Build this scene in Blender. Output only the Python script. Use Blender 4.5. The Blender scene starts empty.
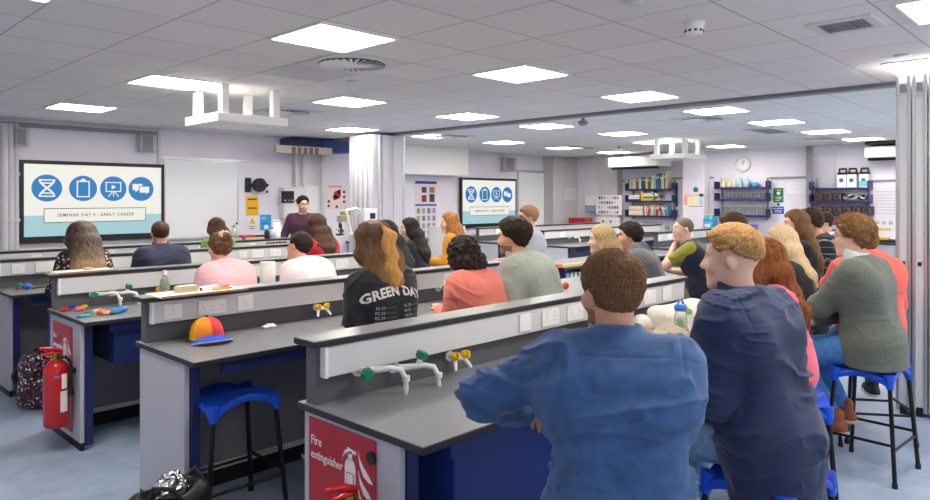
import bpy, bmesh, math, random
import numpy as np
from mathutils import Vector, Matrix, Euler
from mathutils.bvhtree import BVHTree

random.seed(5); np.random.seed(5)
SC = bpy.context.scene
COL = SC.collection
PI = math.pi

# ---------------------------------------------------------------- camera, world, exposure
EYE = 1.65
F_PX, YAW, HOR, PPX = 690.94, math.radians(43.405), 198.57, 479.86
cam_d = bpy.data.cameras.new('camera')
cam_d.sensor_fit = 'HORIZONTAL'; cam_d.sensor_width = 36.0
cam_d.lens = F_PX / 930 * 36.0
cam_d.shift_x = -(PPX - 465) / 930
cam_d.shift_y = -(250 - HOR) / 930
cam_d.clip_start = 0.05
cam = bpy.data.objects.new('camera', cam_d); COL.objects.link(cam)
cam.location = (0, 0, EYE); cam.rotation_euler = (PI / 2, 0, YAW - PI / 2)
SC.camera = cam
w = bpy.data.worlds.new('world'); SC.world = w; w.use_nodes = True
w.node_tree.nodes['Background'].inputs[0].default_value = (0.8, 0.87, 1, 1)
w.node_tree.nodes['Background'].inputs[1].default_value = 0.6
SC.view_settings.view_transform = 'Standard'; SC.view_settings.look = 'None'
SC.view_settings.exposure = EXPOSURE = 0.58
SC.view_settings.gamma = 1.0; SC.view_settings.use_curve_mapping = False
LAMP = 20.0            # radiance of a ceiling light panel
FILL_POWER = 26.0        # power of each fill lamp added behind the camera
CEIL = 2.695

# ---------------------------------------------------------------- helpers: where a sight line meets a plane of the room
CA, SA = math.cos(YAW), math.sin(YAW)
def ray(px, py):
    u = (px - PPX) / F_PX
    return (CA + u * SA, SA - u * CA, (HOR - py) / F_PX)
def at_z(px, py, z):
    r = ray(px, py); t = (z - EYE) / r[2]; return Vector((r[0] * t, r[1] * t, z))
def at_x(px, py, x):
    r = ray(px, py); t = x / r[0]; return Vector((x, r[1] * t, EYE + r[2] * t))
def at_y(px, py, y):
    r = ray(px, py); t = y / r[1]; return Vector((r[0] * t, y, EYE + r[2] * t))

# ---------------------------------------------------------------- materials
def lin(c):
    if isinstance(c, str):
        c = c.lstrip('#'); c = [int(c[i:i + 2], 16) / 255 for i in (0, 2, 4)]
    return tuple((x / 12.92 if x <= .04045 else ((x + .055) / 1.055) ** 2.4) for x in c) + (1,)
MATS = {}
def mat(name, col, rough=.5, metal=0, noise=0, nscale=20, stretch=(1, 1, 1), bump=0, bscale=None, spec=.5, emit=None, estr=0, trans=0, ior=1.45, alpha=1, sheen=0, col2=None, detail=4, coat=0):
    if name in MATS: return MATS[name]
    m = bpy.data.materials.new(name); MATS[name] = m; m.use_nodes = True
    nt = m.node_tree; b = nt.nodes['Principled BSDF']
    C = lin(col); b.inputs['Base Color'].default_value = C
    b.inputs['Roughness'].default_value = rough; b.inputs['Metallic'].default_value = metal
    b.inputs['Specular IOR Level'].default_value = spec; b.inputs['IOR'].default_value = ior
    b.inputs['Transmission Weight'].default_value = trans; b.inputs['Alpha'].default_value = alpha
    b.inputs['Sheen Weight'].default_value = sheen; b.inputs['Coat Weight'].default_value = coat
    m.diffuse_color = C
    if emit is not None:
        b.inputs['Emission Color'].default_value = lin(emit); b.inputs['Emission Strength'].default_value = estr
    if noise or bump:
        tc = nt.nodes.new('ShaderNodeTexCoord'); mp = nt.nodes.new('ShaderNodeMapping')
        mp.inputs['Scale'].default_value = stretch
        nt.links.new(tc.outputs['Object'], mp.inputs['Vector'])
    if noise:
        n = nt.nodes.new('ShaderNodeTexNoise'); n.inputs['Scale'].default_value = nscale; n.inputs['Detail'].default_value = detail
        nt.links.new(mp.outputs[0], n.inputs['Vector'])
        r = nt.nodes.new('ShaderNodeValToRGB')
        D = lin(col2) if col2 else tuple(x * (1 - noise) for x in C[:3]) + (1,)
        E_ = C if col2 else tuple(min(1, x * (1 + noise)) for x in C[:3]) + (1,)
        r.color_ramp.elements[0].position = .32; r.color_ramp.elements[1].position = .68
        r.color_ramp.elements[0].color = D; r.color_ramp.elements[1].color = E_
        nt.links.new(n.outputs['Fac'], r.inputs[0]); nt.links.new(r.outputs[0], b.inputs['Base Color'])
    if bump:
        n2 = nt.nodes.new('ShaderNodeTexNoise'); n2.inputs['Scale'].default_value = bscale or nscale; n2.inputs['Detail'].default_value = 5
        nt.links.new(mp.outputs[0], n2.inputs['Vector'])
        bp = nt.nodes.new('ShaderNodeBump'); bp.inputs['Strength'].default_value = bump; bp.inputs['Distance'].default_value = .01
        nt.links.new(n2.outputs['Fac'], bp.inputs['Height']); nt.links.new(bp.outputs[0], b.inputs['Normal'])
    return m

# ---------------------------------------------------------------- mesh builder
class MB:
    """collects boxes, tubes, prisms; build() links them as ONE mesh object"""
    def __init__(s): s.v = []; s.f = []; s.mi = []; s.sm = []; s.mats = []
    def _m(s, m):
        if m is None: return 0
        if m not in s.mats: s.mats.append(m)
        return s.mats.index(m)
    def add(s, vs, fs, m=None, smooth=False, M=None):
        k = len(s.v); i = s._m(m)
        for p in vs:
            p = Vector(p); s.v.append(M @ p if M else p)
        for f in fs: s.f.append([q + k for q in f]); s.mi.append(i); s.sm.append(smooth)
        return s
    def box(s, a, b, m=None, M=None, bev=0):
        x0, y0, z0 = [min(p, q) for p, q in zip(a, b)]; x1, y1, z1 = [max(p, q) for p, q in zip(a, b)]
        if bev <= 0:
            vs = [(x, y, z) for x in (x0, x1) for y in (y0, y1) for z in (z0, z1)]
            fs = [(0, 1, 3, 2), (4, 6, 7, 5), (0, 4, 5, 1), (2, 3, 7, 6), (0, 2, 6, 4), (1, 5, 7, 3)]
            return s.add(vs, fs, m, False, M)
        e = min(bev, (x1 - x0) / 2.01, (y1 - y0) / 2.01, (z1 - z0) / 2.01)
        bm = bmesh.new(); bmesh.ops.create_cube(bm, size=1)
        for v in bm.verts: v.co = Vector(((x0 + x1) / 2 + v.co.x * (x1 - x0), (y0 + y1) / 2 + v.co.y * (y1 - y0), (z0 + z1) / 2 + v.co.z * (z1 - z0)))
        bmesh.ops.bevel(bm, geom=bm.edges[:], offset=e, segments=2, affect='EDGES', profile=.5)
        return s.bm(bm, m, M)
    def bm(s, bm, m=None, M=None, smooth=False):
        bm.verts.index_update()
        s.add([v.co.copy() for v in bm.verts], [[v.index for v in f.verts] for f in bm.faces], m, smooth, M); bm.free(); return s
    def tube(s, pts, r, m=None, n=10, cap=True, smooth=True, M=None):
        pts = [Vector(p) for p in pts]; k = len(pts)
        rs = r if isinstance(r, (list, tuple)) else [r] * k
        vs = []; fs = []; up = None
        for i, p in enumerate(pts):
            t = (pts[min(i + 1, k - 1)] - pts[max(i - 1, 0)]).normalized()
            if up is None:
                up = Vector((0, 0, 1)) if abs(t.z) < .9 else Vector((1, 0, 0))
            side = t.cross(up)
            if side.length < 1e-6: side = t.orthogonal()
            side.normalize(); up = side.cross(t).normalized()
            for j in range(n):
                a = 2 * PI * j / n
                vs.append(p + (side * math.cos(a) + up * math.sin(a)) * rs[i])
        for i in range(k - 1):
            for j in range(n):
                fs.append((i * n + j, i * n + (j + 1) % n, (i + 1) * n + (j + 1) % n, (i + 1) * n + j))
        s.add(vs, fs, m, smooth, M)
        if cap:
            s.add(vs[:n], [list(range(n))[::-1]], m, False, M); s.add(vs[-n:], [list(range(n))], m, False, M)
        return s
    def cyl(s, c, r, h, m=None, n=24, r2=None, axis='z', M=None):
        d = {'x': (h, 0, 0), 'y': (0, h, 0), 'z': (0, 0, h)}[axis]
        c = Vector(c); return s.tube([c, c + Vector(d)], [r, r if r2 is None else r2], m, n, True, True, M)
    def lathe(s, prof, c=(0, 0, 0), m=None, n=24, M=None, smooth=True):
        c = Vector(c); vs = []; fs = []
        for (r, z) in prof:
            for j in range(n):
                a = 2 * PI * j / n; vs.append(c + Vector((r * math.cos(a), r * math.sin(a), z)))
        for i in range(len(prof) - 1):
            for j in range(n): fs.append((i * n + j, i * n + (j + 1) % n, (i + 1) * n + (j + 1) % n, (i + 1) * n + j))
        return s.add(vs, fs, m, smooth, M)
    def sphere(s, c, r, m=None, n=14, sc=(1, 1, 1), M=None):
        prof = [(max(1e-4, math.sin(PI * i / (n // 2))), -math.cos(PI * i / (n // 2))) for i in range(n // 2 + 1)]
        T = Matrix.Translation(c) @ Matrix.Diagonal((r * sc[0], r * sc[1], r * sc[2], 1))
        return s.lathe(prof, (0, 0, 0), m, n, (M @ T) if M else T)
    def prism(s, poly, h, m=None, M=None):
        """polygon in local XY extruded 0..h along Z"""
        n = len(poly)
        ar = sum(poly[i][0] * poly[(i + 1) % n][1] - poly[(i + 1) % n][0] * poly[i][1] for i in range(n))
        if ar < 0: poly = poly[::-1]
        vs = [(x, y, 0) for x, y in poly] + [(x, y, h) for x, y in poly]
        fs = [list(range(n))[::-1], list(range(n, 2 * n))] + [(i, (i + 1) % n, n + (i + 1) % n, n + i) for i in range(n)]
        return s.add(vs, fs, m, False, M)
    def grid(s, fn, nu, nv, m=None, closed_u=False, smooth=True, M=None):
        vs = [fn(i / (nu if closed_u else nu - 1), j / (nv - 1)) for j in range(nv) for i in range(nu)]
        fs = []
        for j in range(nv - 1):
            for i in range(nu if closed_u else nu - 1):
                fs.append((j * nu + i, j * nu + (i + 1) % nu, (j + 1) * nu + (i + 1) % nu, (j + 1) * nu + i))
        return s.add(vs, fs, m, smooth, M)
    def build(s, name, m=None, parent=None, loc=None, rot=None, rotz=0):
        me = bpy.data.meshes.new(name)
        me.from_pydata([tuple(v) for v in s.v], [], s.f); me.update()
        ms = s.mats or []
        if m is not None and not s.mats: ms = [m]
        elif m is not None and None in [None]:
            pass
        for q in ms: me.materials.append(q)
        me.polygons.foreach_set('material_index', s.mi if s.mats else [0] * len(s.f))
        me.polygons.foreach_set('use_smooth', s.sm)
        o = bpy.data.objects.new(name, me); COL.objects.link(o)
        if parent is not None: o.parent = parent
        if loc is not None: o.location = loc
        if rot is not None: o.rotation_euler = rot
        elif rotz: o.rotation_euler = (0, 0, rotz)
        return o

def tag(o, label, cat, group=None):
    o['label'] = label; o['category'] = cat
    if group: o['group'] = group
    return o
def thing(name, label, cat, loc=(0, 0, 0), rotz=0, group=None):
    o = bpy.data.objects.new(name, None); COL.objects.link(o); o.empty_display_size = .1
    o.location = loc; o.rotation_euler = (0, 0, rotz)
    return tag(o, label, cat, group)
def struct(o):
    o['kind'] = 'structure'; return o
def dup(root, loc, rotz, label, group=None, skip=()):
    r = root.copy(); COL.objects.link(r); r.location = loc; r.rotation_euler = (0, 0, rotz); r['label'] = label
    if group: r['group'] = group
    for ch in list(root.children):
        if ch.name.split('.')[0] in skip: continue
        c = ch.copy(); COL.objects.link(c); c.parent = r
        for g in list(ch.children):
            d = g.copy(); COL.objects.link(d); d.parent = c
    return r
def text_mesh(txt, size, depth=.001, bold=0, align='CENTER', spacing=1.0):
    """(verts, faces) of lettering in local XY, extruded along Z"""
    cu = bpy.data.curves.new('lettering', 'FONT'); cu.body = txt; cu.size = size; cu.extrude = depth; cu.offset = bold
    cu.align_x = align; cu.align_y = 'CENTER'; cu.resolution_u = 2; cu.space_character = spacing
    o = bpy.data.objects.new('lettering', cu); COL.objects.link(o)
    dg = bpy.context.evaluated_depsgraph_get(); me = bpy.data.meshes.new_from_object(o.evaluated_get(dg))
    vs = [v.co.copy() for v in me.vertices]; fs = [list(p.vertices) for p in me.polygons]
    bpy.data.objects.remove(o); bpy.data.curves.remove(cu); bpy.data.meshes.remove(me)
    return vs, fs
# local frames on walls: X along, Y up, Z out of the wall
def frame(origin, xdir, ydir):
    x = Vector(xdir).normalized(); y = Vector(ydir).normalized(); z = x.cross(y)
    M = Matrix(((x.x, y.x, z.x, origin[0]), (x.y, y.y, z.y, origin[1]), (x.z, y.z, z.z, origin[2]), (0, 0, 0, 1)))
    return M
# ---------------------------------------------------------------- shared materials
M_WALL = mat('wall_paint', '#e6e2ee', .7, noise=.03, nscale=3)
M_WALLG = mat('grey_paint', '#bfbec2', .7, noise=.03, nscale=3)
M_LAM = mat('grey_worktop', '#83868a', .3, noise=.06, nscale=60, bump=.04, bscale=200)
M_EDGE = mat('black_edge', '#26262a', .5)
M_UP = mat('dark_upstand', '#5a5b60', .45, noise=.05, nscale=8)
M_TRUNK = mat('white_trunking', '#d2d3d6', .4, noise=.02, nscale=5)
M_PANEL = mat('pale_grey_panel', '#b9bac2', .5, noise=.03, nscale=6)
M_MOD = mat('grey_modesty', '#83838a', .55, noise=.04, nscale=4)
M_NAVY = mat('navy_steel', '#1c2a5e', .4, noise=.05, nscale=5)
M_BLUE = mat('blue_cabinet', '#173078', .4, noise=.05, nscale=5)
M_BLACK = mat('black_plastic', '#17171a', .45)
M_BLKM = mat('black_steel', '#141416', .35, metal=.2)
M_WHITE = mat('white_plastic', '#eeeeec', .35)
M_GREYP = mat('grey_plastic', '#8d9095', .4)
M_CHROME = mat('chrome', '#c9ccd0', .18, metal=1)
M_ALU = mat('aluminium', '#c3c6cb', .38, metal=.85, noise=.05, nscale=2, stretch=(8, 8, .3))
M_SEAT = mat('blue_seat', '#1650d0', .32, noise=.03, nscale=30)
M_GREEN = mat('green_knob', '#118a5c', .3)
M_YELLOW = mat('yellow_knob', '#f2c211', .3)
M_RED = mat('red_paint', '#c8101c', .25, coat=.4)
M_SIGNR = mat('red_sign', '#b3182b', .4)
M_INKW = mat('white_ink', '#f0f0f0', .5)
M_INKD = mat('dark_ink', '#30343c', .5)
M_PAPER = mat('paper', '#eceae4', .7)
M_SCRB = mat('screen_blue', '#000000', .3, emit='#1b7fc0', estr=.62)
M_SCRW = mat('screen_white', '#000000', .3, emit='#f6f5ec', estr=.62)
M_SCRT = mat('screen_teal', '#000000', .3, emit='#a9d3da', estr=.62)
M_SCRD = mat('screen_grey', '#000000', .3, emit='#4a5058', estr=.62)
M_LAMP = mat('light_diffuser', '#ffffff', .5, emit='#fff6ea', estr=LAMP)

def ceiling_material():
    m = bpy.data.materials.new('ceiling_tiles'); m.use_nodes = True; nt = m.node_tree; b = nt.nodes['Principled BSDF']
    b.inputs['Roughness'].default_value = .85
    tc = nt.nodes.new('ShaderNodeTexCoord')
    br = nt.nodes.new('ShaderNodeTexBrick'); br.offset = 0; br.squash = 1
    br.inputs['Scale'].default_value = 1; br.inputs['Brick Width'].default_value = .604; br.inputs['Row Height'].default_value = .604
    br.inputs['Mortar Size'].default_value = .006; br.inputs['Mortar Smooth'].default_value = .3
    br.inputs['Color1'].default_value = lin('#e9e6e4'); br.inputs['Color2'].default_value = lin('#e4e1df'); br.inputs['Mortar'].default_value = lin('#b0adab')
    mp = nt.nodes.new('ShaderNodeMapping'); mp.inputs['Location'].default_value = (-(2.61 - .302), -(3.74 - .302), 0)
    nt.links.new(tc.outputs['Object'], mp.inputs['Vector']); nt.links.new(mp.outputs[0], br.inputs['Vector'])
    n = nt.nodes.new('ShaderNodeTexNoise'); n.inputs['Scale'].default_value = 90; nt.links.new(tc.outputs['Object'], n.inputs['Vector'])
    bp = nt.nodes.new('ShaderNodeBump'); bp.inputs['Strength'].default_value = .06
    nt.links.new(n.outputs['Fac'], bp.inputs['Height']); nt.links.new(bp.outputs[0], b.inputs['Normal'])
    nt.links.new(br.outputs['Color'], b.inputs['Base Color'])
    return m
def floor_material():
    m = bpy.data.materials.new('blue_vinyl'); m.use_nodes = True; nt = m.node_tree; b = nt.nodes['Principled BSDF']
    tc = nt.nodes.new('ShaderNodeTexCoord')
    n = nt.nodes.new('ShaderNodeTexNoise'); n.inputs['Scale'].default_value = 5; n.inputs['Detail'].default_value = 9; n.inputs['Roughness'].default_value = .7
    r = nt.nodes.new('ShaderNodeValToRGB'); r.color_ramp.elements[0].position = .35; r.color_ramp.elements[1].position = .7
    r.color_ramp.elements[0].color = lin('#90a3bd'); r.color_ramp.elements[1].color = lin('#adbed6')
    nt.links.new(tc.outputs['Object'], n.inputs['Vector']); nt.links.new(n.outputs['Fac'], r.inputs[0]); nt.links.new(r.outputs[0], b.inputs['Base Color'])
    b.inputs['Roughness'].default_value = .38
    return m
M_CEIL = ceiling_material(); M_FLOOR = floor_material()
# ================================================================= THE ROOM
FW, RW, LW, BW = 10.62, 14.55, -1.6, -2.2          # front, right, left and rear wall planes
m = MB(); m.box((LW - .2, BW - .2, -.1), (RW + .2, FW + .2, 0)); struct(m.build('floor', M_FLOOR))
m = MB(); m.box((LW - .2, BW - .2, CEIL), (RW + .2, FW + .2, CEIL + .1)); struct(m.build('ceiling', M_CEIL))
m = MB(); m.box((LW - .2, FW, 0), (RW + .2, FW + .2, CEIL)); struct(m.build('wall_front', M_WALL))
m = MB(); m.box((RW, BW - .2, 0), (RW + .2, FW, CEIL)); struct(m.build('wall_right', M_WALL))
m = MB(); m.box((LW - .2, BW - .2, 0), (LW, FW, CEIL)); struct(m.build('wall_left', M_WALL))
# rear wall behind the camera with three made-up windows holding added fill lamps
m = MB(); m.box((LW, BW - .2, 0), (RW, BW, .95)); m.box((LW, BW - .2, 2.35), (RW, BW, CEIL))
WX = [(-.9, 3.3), (4.0, 8.2), (8.9, 13.1)]; xs = [LW] + [q for w_ in WX for q in w_] + [RW]
for i in range(0, len(xs), 2): m.box((xs[i], BW - .2, .95), (xs[i + 1], BW, 2.35))
struct(m.build('wall_rear', M_WALL))
for i, (a, b) in enumerate(WX):
    m = MB()
    for q0, q1 in (((a, .95), (b, 1.0)), ((a, 2.3), (b, 2.35)), ((a, .95), (a + .05, 2.35)), ((b - .05, .95), (b, 2.35)), (((a + b) / 2 - .025, .95), ((a + b) / 2 + .025, 2.35))):
        m.box((q0[0], BW - .12, q0[1]), (q1[0], BW - .06, q1[1]))
    struct(m.build('window_%d' % (i + 1), M_WHITE))
    L = bpy.data.lights.new('window_daylight', 'AREA'); L.shape = 'RECTANGLE'; L.size = b - a; L.size_y = 1.4; L.energy = FILL_POWER; L.color = (1, .97, .93)
    lo_ = bpy.data.objects.new('window_daylight', L); COL.objects.link(lo_); lo_.location = ((a + b) / 2, BW - .18, 1.65); lo_.rotation_euler = (PI / 2, 0, 0)
# wall columns and boxing
a = at_y(553, 180, FW - .3); b = at_y(580, 180, FW - .3)
m = MB(); m.box((a.x, FW - .3, 0), (RW, FW, CEIL)); struct(m.build('column_2', M_WALLG))
a = at_x(601, 180, RW - .25); b = at_x(617, 180, RW - .25)
m = MB(); m.box((RW - .25, b.y, 0), (RW, a.y, CEIL)); struct(m.build('column_3', M_WALLG))
a = at_x(683, 180, RW - .3); b = at_x(704, 180, RW - .3)
m = MB(); m.box((RW - .3, b.y, 0), (RW, a.y, CEIL)); struct(m.build('column_4', M_WALL))
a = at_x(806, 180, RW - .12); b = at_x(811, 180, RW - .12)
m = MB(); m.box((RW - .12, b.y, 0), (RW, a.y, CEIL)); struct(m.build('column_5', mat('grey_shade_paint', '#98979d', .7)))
# ceiling track of the folding partition
m = MB(); m.box((7.02, .4, CEIL - .035), (7.16, FW, CEIL)); struct(m.build('trim_1', mat('track_grey', '#84848a', .45, metal=.5)))
# horizontal wall trunking strips on the right wall, conduit on the front wall
for i, (u, v) in enumerate([((617, 181), (625, 181)), ((672, 178.5), (714, 178)), ((770, 178), (806, 177)), ((868, 181), (905, 181))]):
    A = at_x(*u, RW); B = at_x(*v, RW)
    m = MB(); m.box((RW - .03, A.y, A.z - .02), (RW, B.y, A.z + .02)); struct(m.build('trim_%d' % (i + 2), M_GREYP))
# ceiling lights: lit panels in the tile grid
def light(x, y, lab):
    t = thing('ceiling_light', lab, 'light', (x, y, CEIL), 0, 'square ceiling lights')
    s = .3
    f = MB()
    for (a, b) in (((-s, -s), (s, -s + .018)), ((-s, s - .018), (s, s)), ((-s, -s + .018), (-s + .018, s - .018)), ((s - .018, -s + .018), (s, s - .018))):
        f.box((a[0], a[1], -.012), (b[0], b[1], 0))
    f.build('frame', M_WHITE, t)
    d = MB(); d.box((-s + .018, -s + .018, -.008), (s - .018, s - .018, -.002)); d.build('diffuser', M_LAMP, t)
LX = [2.61, 4.44, 6.25, 7.87, 9.62, 11.49, 13.35]; LY = [1.10, 3.70, 6.15, 8.50]
LYN = {0: 3.78, 1: 3.73, 2: 3.66, 3: 3.59, 4: 3.53, 5: 3.47, 6: 3.43}
near = ['row four from front wall', 'row three from front wall', 'row two from front wall', 'row beside front wall']
for j, y in enumerate(LY):
    for i, x in enumerate(LX):
        yy = LYN[i] if j == 1 else y
        if j == 0: yy = {1: .64, 2: 1.12}.get(i, .95); x = {1: 4.5, 2: 6.31}.get(i, x)
        if j == 3: yy = {0: 8.75, 2: 8.58}.get(i, 8.48)
        if j == 2: yy = {0: 6.26, 5: 6.43, 6: 5.89, 4: 5.94}.get(i, 6.13)
        side = 'before partition track' if i < 3 else 'beyond partition track'
        lab = 'ceiling light %s, %s from the %s, %s' % (
            side, ['first', 'second', 'third', 'fourth'][i if i < 3 else i - 3], 'end wall' if i < 3 else 'track', near[j])
        light(x, yy, lab)
light(.79, 3.88, 'square white ceiling light cut by the picture edge above the fire extinguisher bench')
# ================================================================= THINGS ON THE CEILING
def service_frame(px0, px1, lab, x, y, wx, wy, zb, th, legs):
    t = thing('suspended_service_frame', lab, 'ceiling frame', (x, y, CEIL), 0, 'white service frames hung from the ceiling')
    m = MB(); m.box((-wx / 2, -wy / 2, zb - CEIL), (wx / 2, wy / 2, zb + th - CEIL), bev=.006); m.build('tray', M_WHITE, t)
    for (a, b) in legs:
        m = MB(); m.box((a - .035, b - .035, zb + th - CEIL), (a + .035, b + .035, 0)); m.build('post', M_WHITE, t)
service_frame(0, 0, 'white tray on four square posts hung from the ceiling before the big whiteboard', 3.245, 6.31, .71, .68, 2.35, .08, [(-.27, -.28), (-.25, .29), (.245, .245), (.245, -.28)])
service_frame(0, 0, 'white tray on four square posts hung from the ceiling near the bookshelf wall', 11.43, 5.93, .80, .68, 2.35, .08, [(-.30, .25), (.28, .26), (-.2, -.24), (.30, -.24)])
def swirl(px, py, lab):
    p = at_z(px, py, CEIL); t = thing('ceiling_diffuser', lab, 'air vent', p, 0, 'round swirl air vents')
    m = MB(); m.box((-.3, -.3, -.012), (.3, .3, -.001), bev=.003); m.build('plate', M_TRUNK, t)
    m = MB(); m.cyl((0, 0, -.016), .255, .004, M_BLACK, 40); m.build('opening', None, t)
    m = MB()
    for k in range(28):
        a = 2 * PI * k / 28
        M = Matrix.Rotation(a, 4, 'Z') @ Matrix.Translation((0, 0, -.018)) @ Matrix.Rotation(.25, 4, 'X')
        m.box((.06, -.012, -.004), (.25, .010, .0), M_WHITE, M=M)
    m.cyl((0, 0, -.022), .065, .008, M_WHITE, 24); m.build('blades', None, t)
swirl(352, 63, 'round swirl air vent beside the first ceiling light'); swirl(702, 119, 'round swirl air vent just beyond the partition track')
swirl(288, 111.5, 'round swirl air vent above the white hung tray'); swirl(452, 136, 'round swirl air vent near the boxed bulkhead')
swirl(820, 139, 'round swirl air vent over the equipment shelves')
p = at_z(308, 73, CEIL); m = MB(); m.box((-.3, -.3, -.006), (.3, .3, -.001))
tag(m.build('metal_ceiling_tile', M_ALU, None, p), 'shiny metal ceiling tile between two square lights', 'ceiling tile')
def grille(px, py, lab, wx, wy):
    p = at_z(px, py, CEIL); t = thing('ceiling_grille', lab, 'air vent', p, 0, 'rectangular air grilles')
    m = MB(); a, b = wx / 2, wy / 2
    for q in (((-a, -b), (a, -b + .05)), ((-a, b - .05), (a, b)), ((-a, -b + .05), (-a + .05, b - .05)), ((a - .05, -b + .05), (a, b - .05))): m.box((q[0][0], q[0][1], -.014), (q[1][0], q[1][1], 0))
    m.build('frame', M_TRUNK, t)
    m = MB(); m.box((-a + .05, -b + .05, -.004), (a - .05, b - .05, -.001)); m.build('opening', M_BLACK, t)
    m = MB(); n = int(wy / .03)
    for k in range(n): m.box((-a + .05, -b + .055 + k * (wy - .11) / n, -.012), (a - .05, -b + .055 + k * (wy - .11) / n + .009, -.004))
    m.build('louvre', M_GREYP, t)
grille(845, 24.3, 'dark rectangular ceiling grille beside the smoke detector', .35, .36)
grille(769, 130.5, 'dark rectangular ceiling grille over the clock', .9, .45); grille(577, 147, 'dark rectangular ceiling grille beyond the second screen', 1.0, .5)
p = at_z(694, 22, CEIL); t = thing('smoke_detector', 'round white smoke detector on the ceiling', 'smoke detector', p)
m = MB(); m.lathe([(.001, 0), (.062, 0), (.062, -.02), (.05, -.026), (.001, -.026)], m=M_WHITE); m.build('base', None, t)
m = MB(); m.lathe([(.05, -.024), (.056, -.03), (.054, -.05), (.048, -.068), (.03, -.074), (.001, -.074)], m=M_WHITE); m.build('head', None, t)
m = MB()
for k in range(10): m.box((.05, -.008, -.062), (.056, .008, -.05), M_BLACK, Matrix.Rotation(k * PI / 5, 4, 'Z'))
m.build('slot', None, t)
for (x, y, lab) in ((633, 3, 'small round ceiling sensor at the picture top edge'), (902, 55, 'small round ceiling sensor beside the folded silver partition'), (352, 81, 'small round ceiling sensor between vent and lights')):
    p = at_z(x, y, CEIL); m = MB(); m.lathe([(.001, -.014), (.035, -.014), (.055, -.008), (.058, 0), (.001, 0)]); tag(m.build('ceiling_sensor', M_TRUNK, None, p), lab, 'sensor', 'ceiling sensors')
for (x, y, lab) in ((583, 117.5, 'small camera bracket hung beside the partition track'), (619, 146.5, 'small round sprinkler near the bookshelf wall')):
    p = at_z(x, y, CEIL); t = thing('ceiling_device', lab, 'ceiling device', p); m = MB(); m.cyl((0, 0, -.05), .02, .05, M_GREYP); m.build('stem', None, t)
    m = MB(); m.lathe([(.001, -.11), (.05, -.10), (.07, -.06), (.05, -.045), (.001, -.045)], m=M_GREYP if x < 600 else M_WHITE); m.build('body', None, t)

# ================================================================= THINGS ON THE FRONT WALL
def wall_y(px0, py0, px1, py1, off=0):
    a = at_y(px0, py0, FW - off); b = at_y(px1, py1, FW - off); return a.x, b.x, b.z, a.z    # x0,x1,zlow,zhigh
XD, ZD = (1, 0, 0), (0, 0, 1)
def slab_on(name, M, w, h, d, m, parent=None, bev=0, c=None):
    q = MB(); q.box((-w / 2, -h / 2, 0), (w / 2, h / 2, d), m, M, bev); return q.build(name, None, parent)
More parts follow.
